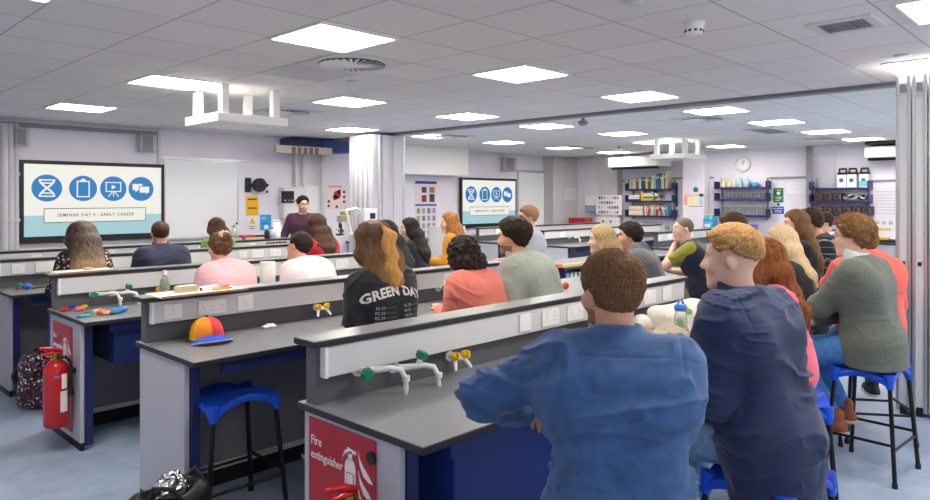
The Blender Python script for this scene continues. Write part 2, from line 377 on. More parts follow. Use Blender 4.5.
# ---- the two big displays showing the slide
tl = at_y(19.3, 159.5, FW - .09); bl = at_y(19.3, 244, FW - .09); tr = at_y(164.6, 163.8, FW - .09)
TW, TH = tr.x - tl.x, tl.z - bl.z
def display(cx, cz, lab):
    t = thing('display_screen', lab, 'screen', (cx, FW, cz), 0, 'wall displays showing the slide')
    W, Hh = TW, TH
    M = frame((0, -.04, 0), XD, ZD)
    q = MB(); q.box((-W / 2, -Hh / 2, 0), (W / 2, Hh / 2, .05), M_BLACK, M, .008); q.box((-.3, -.25, -.038), (.3, .25, 0), M_BLACK, M)
    q.build('housing', None, t)
    bz = .052; w, h = W * .944, Hh * .875; cy = .018
    def U(u): return (u - .5) * w
    def Y(v): return cy + (.5 - v) * h
    q = MB(); q.box((-w / 2, Y(.71), .05), (w / 2, Y(0), .0525), M_SCRW, M); q.box((-w / 2, Y(1), .05), (w / 2, Y(.71), .0525), M_SCRT, M)
    q.build('screen', None, t)
    q = MB(); q.box((U(.128), Y(.815), .0525), (U(.875), Y(.61), .0535), M_SCRD, M); q.box((U(.133), Y(.805), .0535), (U(.87), Y(.62), .0545), M_SCRW, M); q.build('title_box', None, t)
    vs, fs = text_mesh('SEMINAR DAY 5 - EARLY CAREER', .060, .0005, .0006, spacing=1.12)
    q = MB(); q.add(vs, fs, M_SCRD, False, M @ Matrix.Translation((U(.50), Y(.71), .0552))); q.build('title_lettering', None, t)
    uu = [.15, .40, .622, .837]; r = .1 * w
    for k, u in enumerate(uu):
        q = MB(); C = M @ Matrix.Translation((U(u), Y(.33), .0525)); rr = r * (1.0 if k else 1.03)
        q.prism([(rr * math.cos(a), rr * math.sin(a)) for a in np.linspace(0, 2 * PI, 41)[:-1]], .001, M_SCRB, C)
        I = C @ Matrix.Translation((0, 0, .0012)) @ Matrix.Scale(r, 4)
        def bar(x0, y0, x1, y1, wd):
            d = Vector((x1 - x0, y1 - y0)); n = Vector((-d.y, d.x)).normalized() * wd / 2
            q.prism([(x0 + n.x, y0 + n.y), (x0 - n.x, y0 - n.y), (x1 - n.x, y1 - n.y), (x1 + n.x, y1 + n.y)], .004, M_SCRW, I)
        if k == 0:
            for sg in (-1, 1):
                pts = [(sg * .40 * math.cos(z * 1.9) * (1 if True else 0), z) for z in np.linspace(-.66, .66, 15)]
                pts = [(sg * .5 * math.sin(z * PI / 2 / .66 * 1.0) * 1.0, z) for z in np.linspace(-.66, .66, 15)]
                for a, b in zip(pts[:-1], pts[1:]): bar(*a, *b, .14)
            for z, ww in ((-.62, .5), (-.38, .36), (.38, .36), (.62, .5)): bar(-ww, z, ww, z, .10)
        elif k == 1:
            for a in ((-.42, .55, .42, .55), (-.42, -.65, .42, -.65), (-.42, -.7, -.42, .6), (.42, -.7, .42, .6)): bar(*a, .09)
            bar(-.2, .62, .2, .62, .16); bar(-.08, .72, .08, .72, .12)
        elif k == 2:
            for a in ((-.62, .5, .62, .5), (-.55, -.22, .55, -.22), (-.55, -.25, -.55, .5), (.55, -.25, .55, .5)): bar(*a, .08)
            q.prism([(-.14, .32), (-.14, -.06), (.2, .13)], .004, M_SCRW, I)
            bar(0, -.22, 0, -.62, .07); bar(-.08, -.25, -.4, -.66, .07); bar(.08, -.25, .4, -.66, .07)
        else:
            q.prism([(-.68, .42), (.1, .42), (.1, -.1), (-.25, -.1), (-.45, -.28), (-.45, -.1), (-.68, -.1)], .003, M_SCRW, I)
            q.prism([(-.18, .26), (.7, .26), (.7, -.36), (.55, -.36), (.5, -.52), (.34, -.36), (-.18, -.36)], .0045, M_SCRB, I)
            q.prism([(-.12, .2), (.64, .2), (.64, -.3), (.5, -.3), (.47, -.42), (.34, -.3), (-.12, -.3)], .006, M_SCRW, I)
        q.build('icon', None, t)
display((tl.x + tr.x) / 2, (tl.z + bl.z) / 2, 'wide display with a seminar slide behind the heads at the first benches')
t2 = at_y(459.4, 177, FW - .09); b2 = at_y(459.4, 228.7, FW - .09); r2 = at_y(518, 176.8, FW - .09)
display((t2.x + r2.x) / 2, (t2.z + b2.z) / 2, 'display with the same slide beneath the boxed bulkhead')
# ---- whiteboards
def whiteboard(p0, p1, lab):
    x0, x1, z0, z1 = wall_y(*p0, *p1, .04)
    t = thing('whiteboard', lab, 'whiteboard', ((x0 + x1) / 2, FW, (z0 + z1) / 2), 0, 'wall whiteboards'); W, H_ = x1 - x0, z1 - z0
    M = frame((0, 0, 0), XD, ZD)
    q = MB(); q.box((-W / 2, -H_ / 2, 0), (W / 2, H_ / 2, .02), mat('whiteboard_enamel', '#e6e9ee', .1), M); q.build('board', None, t)
    q = MB()
    for a, b in (((-W / 2 - .015, H_ / 2), (W / 2 + .015, H_ / 2 + .02)), ((-W / 2 - .015, -H_ / 2 - .02), (W / 2 + .015, -H_ / 2)), ((-W / 2 - .015, -H_ / 2), (-W / 2, H_ / 2)), ((W / 2, -H_ / 2), (W / 2 + .015, H_ / 2))):
        q.box((*a, 0), (*b, .028), M_ALU, M)
    q.build('frame', None, t)
    q = MB(); q.box((-W / 2, -H_ / 2 - .03, 0), (W / 2, -H_ / 2 - .015, .07), M_ALU, M); q.build('pen_tray', None, t)
    q = MB(); q.box((-W / 2 - .1, H_ / 2 + .03, 0), (W / 2 + .2, H_ / 2 + .05, .03), M_ALU, M); q.build('hanging_rail', None, t)
whiteboard((166, 160), (238, 235), 'large whiteboard beside the first big display')
whiteboard((519, 172), (546, 226), 'narrow whiteboard beside the second display')
def wall_box(name, p0, p1, depth, m, lab, cat, off=0, group=None, bev=.01):
    x0, x1, z0, z1 = wall_y(*p0, *p1, off)
    q = MB(); q.box((x0, FW - off - depth, z0), (x1, FW - off, z1), m, None, bev); return tag(q.build(name), lab, cat, group)
def speaker(p0, p1, lab):
    x0, x1, z0, z1 = wall_y(*p0, *p1, .16)
    t = thing('wall_speaker', lab, 'speaker', ((x0 + x1) / 2, FW, (z0 + z1) / 2), 0, 'small wall speakers'); W, H_ = x1 - x0, z1 - z0
    M = frame((0, -.16, 0), XD, ZD)
    q = MB(); q.box((-W / 2, -H_ / 2, -.12), (W / 2, H_ / 2, 0), mat('speaker_grey', '#b9b9bd', .4), M, .01); q.build('cabinet', None, t)
    q = MB(); q.box((-W * .42, -H_ * .44, 0), (W * .25, H_ * .44, .006), mat('grille_cloth', '#8c8c90', .8), M); q.build('grille', None, t)
    q = MB(); q.box((-.03, -.04, -.16), (.03, .04, -.12), M_GREYP, M); q.build('bracket', None, t)
speaker((15.5, 127), (30, 146), 'small grey speaker above the first big display, beside the pipes'); speaker((141, 134), (157, 152), 'small grey speaker between the first display and the whiteboard')
speaker((505, 157), (517, 171), 'small grey speaker above the second display')
# pipes in the corner, conduit along the wall top
for i, (px, r, lab) in enumerate(((4, .05, 'thick grey pipe up the wall at the picture edge'), (10.5, .045, 'middle grey pipe up the wall beside the first display'), (16.5, .03, 'thin grey pipe up the wall, beside the speaker'))):
    a = at_y(px, 180, FW - .07); q = MB(); q.cyl((a.x, a.y, .0), r, 2.62, mat('pipe_grey', '#c4c4cc', .4), 16)
    for zc in (1.35, 1.95, 2.45): q.cyl((a.x, a.y, zc), r + .012, .04, mat('pipe_grey', '#c4c4cc'), 16)
    tag(q.build('wall_pipe'), lab, 'pipe', 'vertical wall pipes')
A = at_y(0, 124, FW - .05); B = at_y(156, 133.5, FW - .05)
q = MB(); q.tube([(A.x, A.y, 2.615), (B.x, B.y, 2.615)], .028, M_GREYP); tag(q.build('conduit_pipe'), 'grey conduit running along the wall top over the first display', 'pipe')
a = at_y(158.5, 140, FW); q = MB(); q.box((a.x - .02, FW - .03, .9), (a.x + .02, FW, CEIL - .02), M_TRUNK); struct(q.build('trim_9'))
# black wall bracket with two round pads
a = at_y(256, 185, FW - .1); t = thing('wall_bracket', 'black folded wall bracket with round pads over the yellow notice', 'bracket', (a.x, FW, a.z)); M = frame((0, 0, 0), XD, ZD)
q = MB(); q.box((-.15, -.12, 0), (-.05, .12, .05), M_BLACK, M, .02); q.build('plate', None, t)
q = MB(); q.tube([(-.1, 0, .04), (0, 0, .1), (.08, .0, .1)], .028, M_BLACK, M=M); q.build('arm', None, t)
q = MB(); q.cyl((.07, 0, .06), .115, .06, M_BLACK, 24, M=M); q.build('pad', None, t)
q = MB(); q.sphere((.2, -.0, .1), .03, M_BLACK, M=M); q.sphere((.2, -.11, .1), .022, M_BLACK, M=M); q.tube([(.1, 0, .1), (.2, 0, .1)], .015, M_BLACK, M=M); q.build('knob', None, t)
# notices
def notice(name, p0, p1, col, lab, cat='notice', marks=None, wall='y', plane=None, group=None):
    if wall == 'y':
        pl = FW - .002 if plane is None else plane
        a = at_y(*p0, pl); b = at_y(*p1, pl); W, H_ = abs(b.x - a.x), abs(a.z - b.z); M = frame(((a.x + b.x) / 2, pl, (a.z + b.z) / 2), XD, ZD)
    else:
        pl = RW if plane is None else plane
        a = at_x(*p0, pl); b = at_x(*p1, pl); W, H_ = abs(b.y - a.y), abs(a.z - b.z); M = frame((pl, (a.y + b.y) / 2, (a.z + b.z) / 2), (0, -1, 0), ZD)
    q = MB(); m = col if not isinstance(col, str) else mat('notice_' + col[1:], col, .5)
    q.box((-W / 2, -H_ / 2, 0), (W / 2, H_ / 2, .003), m, M)
    for mk in (marks or []):
        kind = mk[0]
        if kind == 'bar':
            _, x0, y0, x1, y1, c = mk; q.box(((x0 - .5) * W, (.5 - y1) * H_, .003), ((x1 - .5) * W, (.5 - y0) * H_, .0042), mat('ink_' + c[1:], c, .5), M)
        elif kind == 'tri':
            _, x, y, r, c = mk; q.prism([((x - .5) * W + r * W * math.cos(t_), (.5 - y) * H_ + r * W * math.sin(t_)) for t_ in (PI / 2, PI * 7 / 6, PI * 11 / 6)], .0045, mat('ink_' + c[1:], c, .5), M @ Matrix.Translation((0, 0, .001)))
        elif kind == 'dot':
            _, x, y, r, c = mk; q.prism([((x - .5) * W + r * W * math.cos(t_), (.5 - y) * H_ + r * W * math.sin(t_)) for t_ in np.linspace(0, 2 * PI, 21)[:-1]], .0045, mat('ink_' + c[1:], c, .5), M @ Matrix.Translation((0, 0, .001)))
        elif kind == 'txt':
            _, x, y, s, c, s_ = mk; vs, fs = text_mesh(s_, s * H_, .0004, 0); q.add(vs, fs, mat('ink_' + c[1:], c, .5), False, M @ Matrix.Translation(((x - .5) * W, (.5 - y) * H_, .0045)))
    return tag(q.build(name), lab, cat, group)
notice('notice_sheet', (246, 196), (258.3, 215.5), '#f0b41e', 'yellow notice with two dark bars under the black wall bracket', marks=[('bar', .14, .13, .86, .2, '#43321c'), ('bar', .14, .58, .86, .65, '#43321c')])
notice('warning_sticker', (247, 217), (257, 230), '#e6e3ea', 'small warning sticker with yellow triangle below the yellow notice', marks=[('tri', .5, .36, .36, '#d9c31c'), ('bar', .2, .7, .8, .76, '#8a8a90'), ('bar', .2, .84, .8, .9, '#8a8a90')])
notice('poster_sheet', (260, 214.8), (271.2, 230), '#2f9fd6', 'small blue poster beside the yellow triangle sticker', 'poster', [('bar', .12, .12, .5, .3, '#7cc6e8'), ('dot', .55, .8, .2, '#dfeff7'), ('bar', .1, .5, .85, .58, '#1b7fb4')])
notice('molecule_poster', (326, 184.5), (347, 209), '#ead9d6', 'pale poster with a red molecule beside the white control cabinet', 'poster',
       [('bar', .1, .05, .75, .12, '#d9938f'), ('dot', .52, .42, .17, '#c8323f'), ('dot', .42, .52, .12, '#d3505a'), ('dot', .6, .3, .10, '#b32030'), ('dot', .85, .3, .06, '#4d3a34'), ('dot', .85, .5, .06, '#4d3a34'), ('dot', .85, .7, .06, '#3c5a3c'), ('dot', .12, .68, .06, '#4a3030'), ('dot', .12, .86, .06, '#70402c'), ('dot', .5, .9, .06, '#542c2c')], plane=None)
notice('periodic_chart', (415, 181), (436.5, 238), '#dad8e6', 'tall chart of small pictures in rows beneath the boxed bulkhead', 'poster',
       [('bar', 0, 0, 1, .045, '#32388c'), ('bar', .3, .1, .52, .2, '#40404a'), ('bar', .66, .1, .9, .2, '#c0642c'), ('bar', .3, .24, .52, .36, '#8c2c34'), ('bar', .66, .22, .9, .36, '#2f4a34'), ('bar', 0, .4, 1, .43, '#3a4ea0')] +
       [('bar', .08 + i * .24, .47 + j * .13, .22 + i * .24, .56 + j * .13, ['#8a8c80', '#b09a70', '#6f7f8c', '#9a9aa2'][(i + j) % 4]) for i in range(4) for j in range(4)])
# boxed bulkhead over the second display
a = at_y(404, 145, FW - .9); b = at_y(468, 175, FW - .0); zz = at_y(468, 175.5, FW - .6).z
xa = at_y(404, 150, FW - .5).x
q = MB(); q.box((at_y(422, 150, FW - .45).x - .9, FW - .45, zz), (at_y(468.5, 150, FW - .45).x, FW, CEIL), mat('bulkhead_paint', '#f2f2f0', .6)); struct(q.build('trim_10'))
# parked folding partition by the front wall: tall white panels folded face to face, edges towards the room
t = thing('folding_partition', 'tall white folding partition panels parked beside the molecule poster', 'partition', (6.92, 8.58, 0))
M_PW = mat('partition_white', '#c6c4cc', .4)
for k in range(5):
    y = k * .125
    q = MB(); q.box((-.32, y - .045, .03), (.30, y + .045, CEIL - .05), M_PW, None, .006)
    if k == 0:
        for xx, ww, dd in ((-.31, .07, .012), (-.20, .03, .03), (-.12, .14, .02), (.10, .12, .022)): q.box((xx, y - .045 - dd, .03), (xx + ww, y - .04, CEIL - .05), M_PW, None, .004)
        for zz in (1.15, 1.6): q.cyl((-.185, y - .085, zz), .012, .02, M_GREYP, 8, axis='y')
    o = q.build('leaf', None, t)
    q = MB(); q.box((.30, y - .05, .03), (.34, y + .05, CEIL - .05), M_ALU, None, .006); q.build('edge_profile', None, o)
    q = MB(); q.box((-.28, y - .02, 0), (.28, y + .02, .03), M_BLACK); q.build('floor_seal', None, o)
# steel beam, blue ducts and white pipes in the corner niche
p0 = at_y(275, 148.5, 10.05); p1 = at_y(331, 147, 10.05)
t = thing('pipe_beam', 'cream steel channel carrying pipe clips under the blue duct', 'beam', ((p0.x + p1.x) / 2, 10.05, p0.z)); W = p1.x - p0.x
q = MB(); q.box((-W / 2, -.04, -.06), (W / 2, .04, .06), mat('cream_steel', '#bdb4a4', .5), None, .006); q.build('channel', None, t)
for k in range(5):
    q = MB(); q.box((-.25 + k * .11, -.055, -.075), (-.19 + k * .11, -.04, .04), mat('clip_grey', '#6d675c', .5)); q.build('clip', None, t)
x0 = at_y(287, 140, 10.35).x; x1 = at_y(345, 140, 10.35).x
t = thing('air_duct', 'dark blue duct under the ceiling beside the white partition', 'duct', ((x0 + x1) / 2, 10.38, 2.52))
q = MB(); q.box((-(x1 - x0) / 2, -.16, -.03), (0.05, .2, .15), mat('duct_blue', '#2c3a6a', .5), None, .01); q.build('narrow_section', None, t)
q = MB(); q.box((0.02, -.2, -.06), ((x1 - x0) / 2, .22, .15), mat('duct_blue2', '#27468c', .5), None, .01); q.build('wide_section', None, t)
for px, r, z0, lab in ((296, .035, 1.6, 'first white pipe dropping from the cream channel'), (304, .035, 1.6, 'second white pipe dropping from the cream channel'), (322.5, .05, .95, 'thick white pipe dropping beside the molecule poster')):
    a = at_y(px, 170, 10.5); q = MB(); q.cyl((a.x, 10.5, z0), r, 2.5 - z0, M_TRUNK, 14); tag(q.build('drop_pipe'), lab, 'pipe', 'white drop pipes')
# control cabinets
t = wall_box('control_cabinet', (279, 187), (302, 218), .16, mat('cabinet_white', '#dcdcdd', .4), 'pale control cabinet with a dark display beside the lecturer', 'control cabinet')
x0, x1, z0, z1 = wall_y(281.5, 191, 294, 203, .17)
q = MB(); q.box((x0, FW - .172, z0), (x1, FW - .158, z1), M_BLACK); o = q.build('display_window', None, t)
q = MB()
for k in range(4): q.box((x0 + .05 + k * .07, FW - .176, z0 + .03), (x0 + .09 + k * .07, FW - .172, z0 + .06), mat('led_green', '#3a9a5a', .4) if k % 2 else M_GREYP)
q.build('button', None, t)
t = wall_box('wall_cupboard', (295, 185.5), (323, 222), .1, mat('cupboard_white', '#e6e6e8', .35), 'plain white cupboard behind the lecturer', 'cupboard', off=.0)
# ================================================================= THINGS ON THE RIGHT WALL
YD = (0, -1, 0)
def rw(px, py, off=0): return at_x(px, py, RW - off)
def wall_x(p0, p1, off=0):
    a = rw(*p0, off); b = rw(*p1, off); return a.y, b.y, b.z, a.z       # y (screen-side first), y, zlow, zhigh
def rbox(p0, p1, off, depth, m, bev=0, q=None):
    y0, y1, z0, z1 = wall_x(p0, p1, off); q = q or MB(); q.box((RW - off - depth, y1, z0), (RW - off, y0, z1), m, None, bev); return q
# clock
a = rw(742.5, 164, .04); t = thing('wall_clock', 'round white wall clock above the glassware shelves', 'clock', (RW, a.y, a.z)); M = frame((0, 0, 0), YD, ZD); R = .17
q = MB(); q.lathe([(.001, .0), (R, 0), (R, .035), (R - .012, .045), (R - .03, .04), (R - .03, .02), (.001, .02)], m=mat('clock_rim', '#c9c9cc', .3), n=36, M=M); q.build('rim', None, t)
q = MB(); q.cyl((0, 0, .02), R - .03, .004, M_WHITE, 36, M=M); q.build('dial', None, t)
q = MB()
for k in range(12): q.box((-.004, R - .055, .024), (.004, R - .036, .026), M_INKD, M @ Matrix.Rotation(k * PI / 6, 4, 'Z'))
q.build('tick', None, t)
for ln, wd, ang in ((.085, .010, -.5), (.115, .006, -.05)):
    q = MB(); q.box((-wd / 2, -.015, .027), (wd / 2, ln, .029), M_INKD, M @ Matrix.Rotation(ang, 4, 'Z')); q.build('hand', None, t)
# wall shelves: navy steel with end brackets
def shelf_unit(lab, pxl, pxr, rows, depth, cat='shelf'):
    yl = rw(pxl, 190, depth).y; yr = rw(pxr, 190, depth).y
    t = thing('wall_shelf', lab, cat, (RW, (yl + yr) / 2, 1.6), 0, 'navy wall shelves'); W = yl - yr; zs = []
    for (py) in rows:
        z = rw(pxl, py, depth).z; zs.append(z)
        q = MB(); q.box((-depth, -W / 2, z - .04 - 1.6), (-.005, W / 2, z - 1.6), M_NAVY, None, .004); q.build('shelf_board', None, t)
        for sy in (-1, 1):
            q = MB(); q.box((-depth, sy * W / 2 - .015, z - .04 - 1.6), (-.02, sy * W / 2 + .015, z + .13 - 1.6), M_NAVY, None, .004); q.build('end_plate', None, t)
    for sy in (-1, 1):
        q = MB(); q.box((-.03, sy * (W / 2 - .06) - .02, min(zs) - 1.7), (0, sy * (W / 2 - .06) + .02, max(zs) + .2 - 1.6), M_GREYP); q.build('upright_rail', None, t)
    return yl, yr, zs
# books
BC = ['#2c6fa8', '#e8e6e0', '#1d4f8a', '#3aa0c0', '#d8c8a0', '#20242c', '#e0b830', '#5a7a3a', '#b8b4ac', '#1e3c80', '#86b8d0', '#7a4a34', '#a8323c', '#f0efe8', '#356a5a', '#d06a3a', '#c8a8b8', '#e4d4b0']
def book(y, z, th, hh, dp, col, lab, lean=0, x=None, grp='books on the wall shelf'):
    t = thing('book', lab, 'book', ((RW - .04) if x is None else x, y, z), 0, grp); t.rotation_euler = (lean, 0, 0)
    m = mat('cover_' + col[1:], col, .5)
    q = MB(); q.box((-dp, -th, 0), (-.004, -th + .004, hh), m); q.box((-dp, -.004, 0), (-.004, 0, hh), m); q.box((-dp - .004, -th, 0), (-dp, 0, hh), m)
    q.box((-dp - .0055, -th * .8, hh * .7), (-dp - .004, -th * .2, hh * .85), M_PAPER); q.build('cover', None, t)
    q = MB(); q.box((-dp, -th + .004, .004), (-.01, -.004, hh - .006), M_PAPER); q.build('pages', None, t)
CN = {'#2c6fa8': 'blue', '#e8e6e0': 'white', '#1d4f8a': 'dark blue', '#3aa0c0': 'turquoise', '#d8c8a0': 'cream', '#20242c': 'black', '#e0b830': 'yellow', '#5a7a3a': 'green', '#b8b4ac': 'grey', '#1e3c80': 'navy', '#86b8d0': 'light blue', '#7a4a34': 'brown', '#a8323c': 'red', '#f0efe8': 'off-white', '#356a5a': 'teal', '#d06a3a': 'orange', '#c8a8b8': 'pink', '#e4d4b0': 'beige'}
ORD = ['first', 'second', 'third', 'fourth', 'fifth', 'sixth', 'seventh', 'eighth', 'ninth', 'tenth', 'eleventh', 'twelfth', 'thirteenth', 'fourteenth', 'fifteenth', 'sixteenth', 'seventeenth', 'eighteenth', 'nineteenth', 'twentieth', 'twenty-first', 'twenty-second', 'twenty-third', 'twenty-fourth', 'twenty-fifth', 'twenty-sixth', 'twenty-seventh', 'twenty-eighth']
yl, yr, zs = shelf_unit('navy wall shelf full of books beside the periodic table poster', 625.5, 672, (189, 200.5, 215), .26)
rnd = random.Random(4)
y = yl - .05; i = 0
while y > yr + .14 and i < 26:
    th = rnd.uniform(.022, .05); hh = rnd.uniform(.22, .27) + (.16 if y < yr + .55 else 0) * rnd.uniform(.3, 1)
    col = BC[rnd.choice([0, 1, 2, 3, 4, 5, 6, 7, 8, 9, 10, 11, 1, 0, 9])]
    book(y, zs[0], th, hh, .2, col, '%s book standing %s from the whiteboard end on the top wall shelf' % (CN[col], ORD[i]), 0 if i % 5 else .05, grp='books on the top shelf')
    y -= th + (.004 if i % 5 else .018); i += 1
def flat_book(yc, z, ln, th, dp, col, lab, grp):
    t = thing('book', lab, 'book', (RW - .04, yc, z), 0, grp); m = mat('cover_' + col[1:], col, .5)
    q = MB(); q.box((-dp, -ln / 2, 0), (-.01, ln / 2, .003), m); q.box((-dp, -ln / 2, th - .003), (-.01, ln / 2, th), m); q.box((-dp - .003, -ln / 2, 0), (-dp, ln / 2, th), m); q.build('cover', None, t)
    q = MB(); q.box((-dp, -ln / 2 + .005, .003), (-.015, ln / 2 - .005, th - .003), M_PAPER); q.build('pages', None, t)
st = [('#20242c', .035), ('#e8e6e0', .03), ('#b8b4ac', .025), ('#f0efe8', .03)]
z = zs[1]
for k, (c, th) in enumerate(st): flat_book(yl - .22, z, .3, th, .2, c, '%s book lying %s from the bottom of the black-and-white pile, middle shelf' % (CN[c], ORD[k]), 'books piled on the middle shelf'); z += th
z = zs[1]
for k, (c, th) in enumerate([('#e0b830', .05), ('#5a7a3a', .05), ('#f0efe8', .02), ('#b8b4ac', .025), ('#e8e6e0', .025)]): flat_book(yl - .62, z, .44, th, .2, c, '%s book lying %s from the bottom of the yellow-based pile, middle shelf' % (CN[c], ORD[k]), 'books piled on the middle shelf'); z += th
book(yl - .40, zs[1], .05, .24, .2, '#e0b830', 'yellow book standing between the piles on the middle shelf', 0, grp='books piled on the middle shelf')
book(yr + .42, zs[1] + .02, .03, .24, .2, '#356a5a', 'teal book leaning at the end of the middle shelf', -.5, grp='books piled on the middle shelf'); book(yr + .5, zs[1] + .02, .03, .22, .2, '#20242c', 'black book slumped against the teal book, middle shelf', 1.0, grp='books piled on the middle shelf')
z = zs[2]
for k, (c, th) in enumerate([('#d8c8a0', .05), ('#e4d4b0', .05), ('#c8a8b8', .03), ('#d8c8a0', .04), ('#e4d4b0', .04), ('#7a4a34', .02)]): flat_book(yl - .26, z, .36, th, .2, c, '%s book lying %s from the bottom of the pile on the lowest book shelf' % (CN[c], ORD[k]), 'books on the lowest shelf'); z += th
y = yl - .5
for i in range(14):
    th = rnd.uniform(.022, .04); col = ['#a8323c', '#f0efe8', '#c8a8b8', '#86b8d0', '#e8e6e0', '#d06a3a', '#d8c8a0', '#e4d4b0'][rnd.randrange(8)]
    ln = .12 if i < 9 else -.25
    if i == 12: col = '#a8323c'
    if i == 13: col = '#3aa0c0'
    book(y, zs[2], th, rnd.uniform(.2, .25), .2, col, '%s book standing %s along the row on the lowest book shelf' % (CN[col], ORD[i]), ln if i > 0 else 0, grp='books on the lowest shelf'); y -= th + .012 + (.05 if i == 9 else 0)
# glassware shelves
yl, yr, zs = shelf_unit('navy wall shelf of glassware under the clock', 714.5, 766, (187.5, 199, 214.5), .26)
M_GLASS = mat('clear_glass', '#eef3f2', .05, trans=.92, ior=1.2, alpha=.6)
M_YGL = mat('straw_glass', '#d8d0a0', .2, alpha=.9)
def flask(y, z, r, hh, m, lab, grp, x=.14):
    t = MB(); t.lathe([(.001, 0), (r, 0), (r, hh * .12), (r * .8, hh * .4), (r * .32, hh * .72), (r * .30, hh), (r * .27, hh), (r * .27, hh * .7), (.001, hh * .62)], n=14); tag(t.build('glass_flask', m, None, (RW - x, y, z)), lab, 'flask', grp)
for k in range(4): flask(yl - .14 - k * .125, zs[0], .058, .19, M_YGL, 'straw-coloured flask, %s from the bookshelf side on the upper glassware shelf' % ORD[k], 'straw-coloured flasks on the upper shelf')
def bottle(name, loc, r, hh, mb, mc, lab, cat='bottle', grp=None, neck=.4):
    t = thing(name, lab, cat, loc, 0, grp)
    q = MB(); q.lathe([(.001, 0), (r, 0), (r, hh * .62), (r * .85, hh * .72), (r * neck, hh * .8), (r * neck, hh * .86), (.001, hh * .86)], m=mb, n=18); q.build('body', None, t)
    q = MB(); q.cyl((0, 0, hh * .86), r * neck * 1.2, hh * .14, mc, 16); q.build('cap', None, t); return t
bottle('plastic_bottle', (RW - .14, yr + .62, zs[0]), .07, .25, mat('pale_blue_plastic', '#a9c8e0', .3), M_WHITE, 'pale blue plastic bottle beside the straw-coloured flasks', grp='bottles on the upper glassware shelf')
bottle('plastic_bottle', (RW - .14, yr + .45, zs[0]), .07, .22, mat('pale_blue_plastic', '#a9c8e0', .3), M_WHITE, 'second pale blue plastic bottle, next to the turquoise tub', grp='bottles on the upper glassware shelf')
bottle('plastic_tub', (RW - .14, yr + .27, zs[0]), .07, .12, mat('turquoise_plastic', '#3c9cc8', .3), M_WHITE, 'turquoise tub at the end of the upper glassware shelf', 'tub', neck=.8)
for row, (rr, hh) in enumerate(((.035, .13), (.03, .17))):
    for k in range(13):
        q = MB(); q.lathe([(.001, 0), (rr, 0), (rr, hh), (rr - .004, hh), (rr - .004, .006), (.001, .006)], n=12)
        tag(q.build('glass_beaker', M_GLASS, None, (RW - .13, yl - .17 - k * .082, zs[1 + row])), 'clear glass beaker, %s from the bookshelf side on the %s glassware shelf' % (ORD[k], 'middle' if row == 0 else 'lowest'), 'beaker', 'beakers on the %s shelf' % ('middle' if row == 0 else 'lowest'))
# equipment shelves
yl, yr, zs = shelf_unit('navy wall shelf of black power units and white canisters', 809.5, 868, (188, 201, 214), .3)
for k, px in enumerate((841.5, 851.5, 863.5)):
    a = rw(px, 187, .25); t = thing('white_canister', 'white canister with black lid and blue dot, %s from the clear plastic screen' % ORD[k], 'canister', (RW - .16, a.y, zs[0]), 0, 'white canisters with black lids')
    q = MB(); q.box((-.1, -.08, 0), (.1, .08, .25), M_WHITE, None, .012); q.build('body', None, t)
    q = MB(); q.box((-.1, -.075, .25), (.1, .075, .29), M_BLACK, None, .01); q.build('lid', None, t)
    q = MB(); q.tube([(0, -.06, .29), (0, -.06, .36), (0, .06, .36), (0, .06, .29)], .022, M_BLACK, 8); q.build('handle', None, t)
    q = MB(); q.cyl((-.102, 0, .14), .04, .003, mat('dot_blue', '#1c6ea8', .4), 20, axis='x'); 
    if k == 2: q.box((-.1025, -.08, .02), (-.1, .08, .12), mat('dot_teal', '#78b8cc', .4))
    q.build('emblem', None, t)
def psu(y, z, lab, grp):
    t = thing('power_supply', lab, 'power supply', (RW - .15, y, z), 0, grp)
    q = MB(); q.box((-.13, -.078, 0), (.13, .078, .155), mat('psu_grey', '#2c2a2c', .5), None, .008); q.build('case', None, t)
    q = MB(); q.cyl((-.135, 0, .085), .055, .006, mat('dial_grey', '#4a4546', .5), 20, axis='x'); q.cyl((-.142, 0, .085), .03, .01, M_BLACK, 16, axis='x'); q.build('dial', None, t)
    q = MB(); q.tube([(-.13, -.06, .12), (-.18, -.075, .06), (-.15, -.08, .0)], .006, mat('cable_red', '#b0402c', .5), 6); q.build('lead', None, t)
for k in range(3): psu(yl - .15 - k * .168, zs[1], 'black dial power unit, %s from the clock side on the middle equipment shelf' % ORD[k], 'black power units on the middle shelf')
for k in range(6): psu(yl - .15 - k * .168, zs[2], 'black dial power unit, %s from the clock side on the lowest equipment shelf' % ORD[k], 'black power units on the lowest shelf')
t = thing('cable_bundle', 'bundle of black and white leads beside the power units', 'cables', (RW - .15, yr + .35, zs[1]))
for m_, nm, sd_ in ((M_BLACK, 'black_lead', 1), (M_WHITE, 'white_lead', 2)):
    q = MB(); r_ = random.Random(sd_)
    for k in range(6):
        c = (r_.uniform(-.05, .02), r_.uniform(-.22, .22), .05 + r_.uniform(0, .04)); rr = r_.uniform(.04, .07)
        q.tube([(c[0] + rr * .5 * math.cos(a), c[1] + rr * math.cos(a + k), c[2] + rr * .6 * math.sin(a)) for a in np.linspace(0, 2 * PI, 16)], .011, m_, 6, False)
    q.build(nm, None, t)
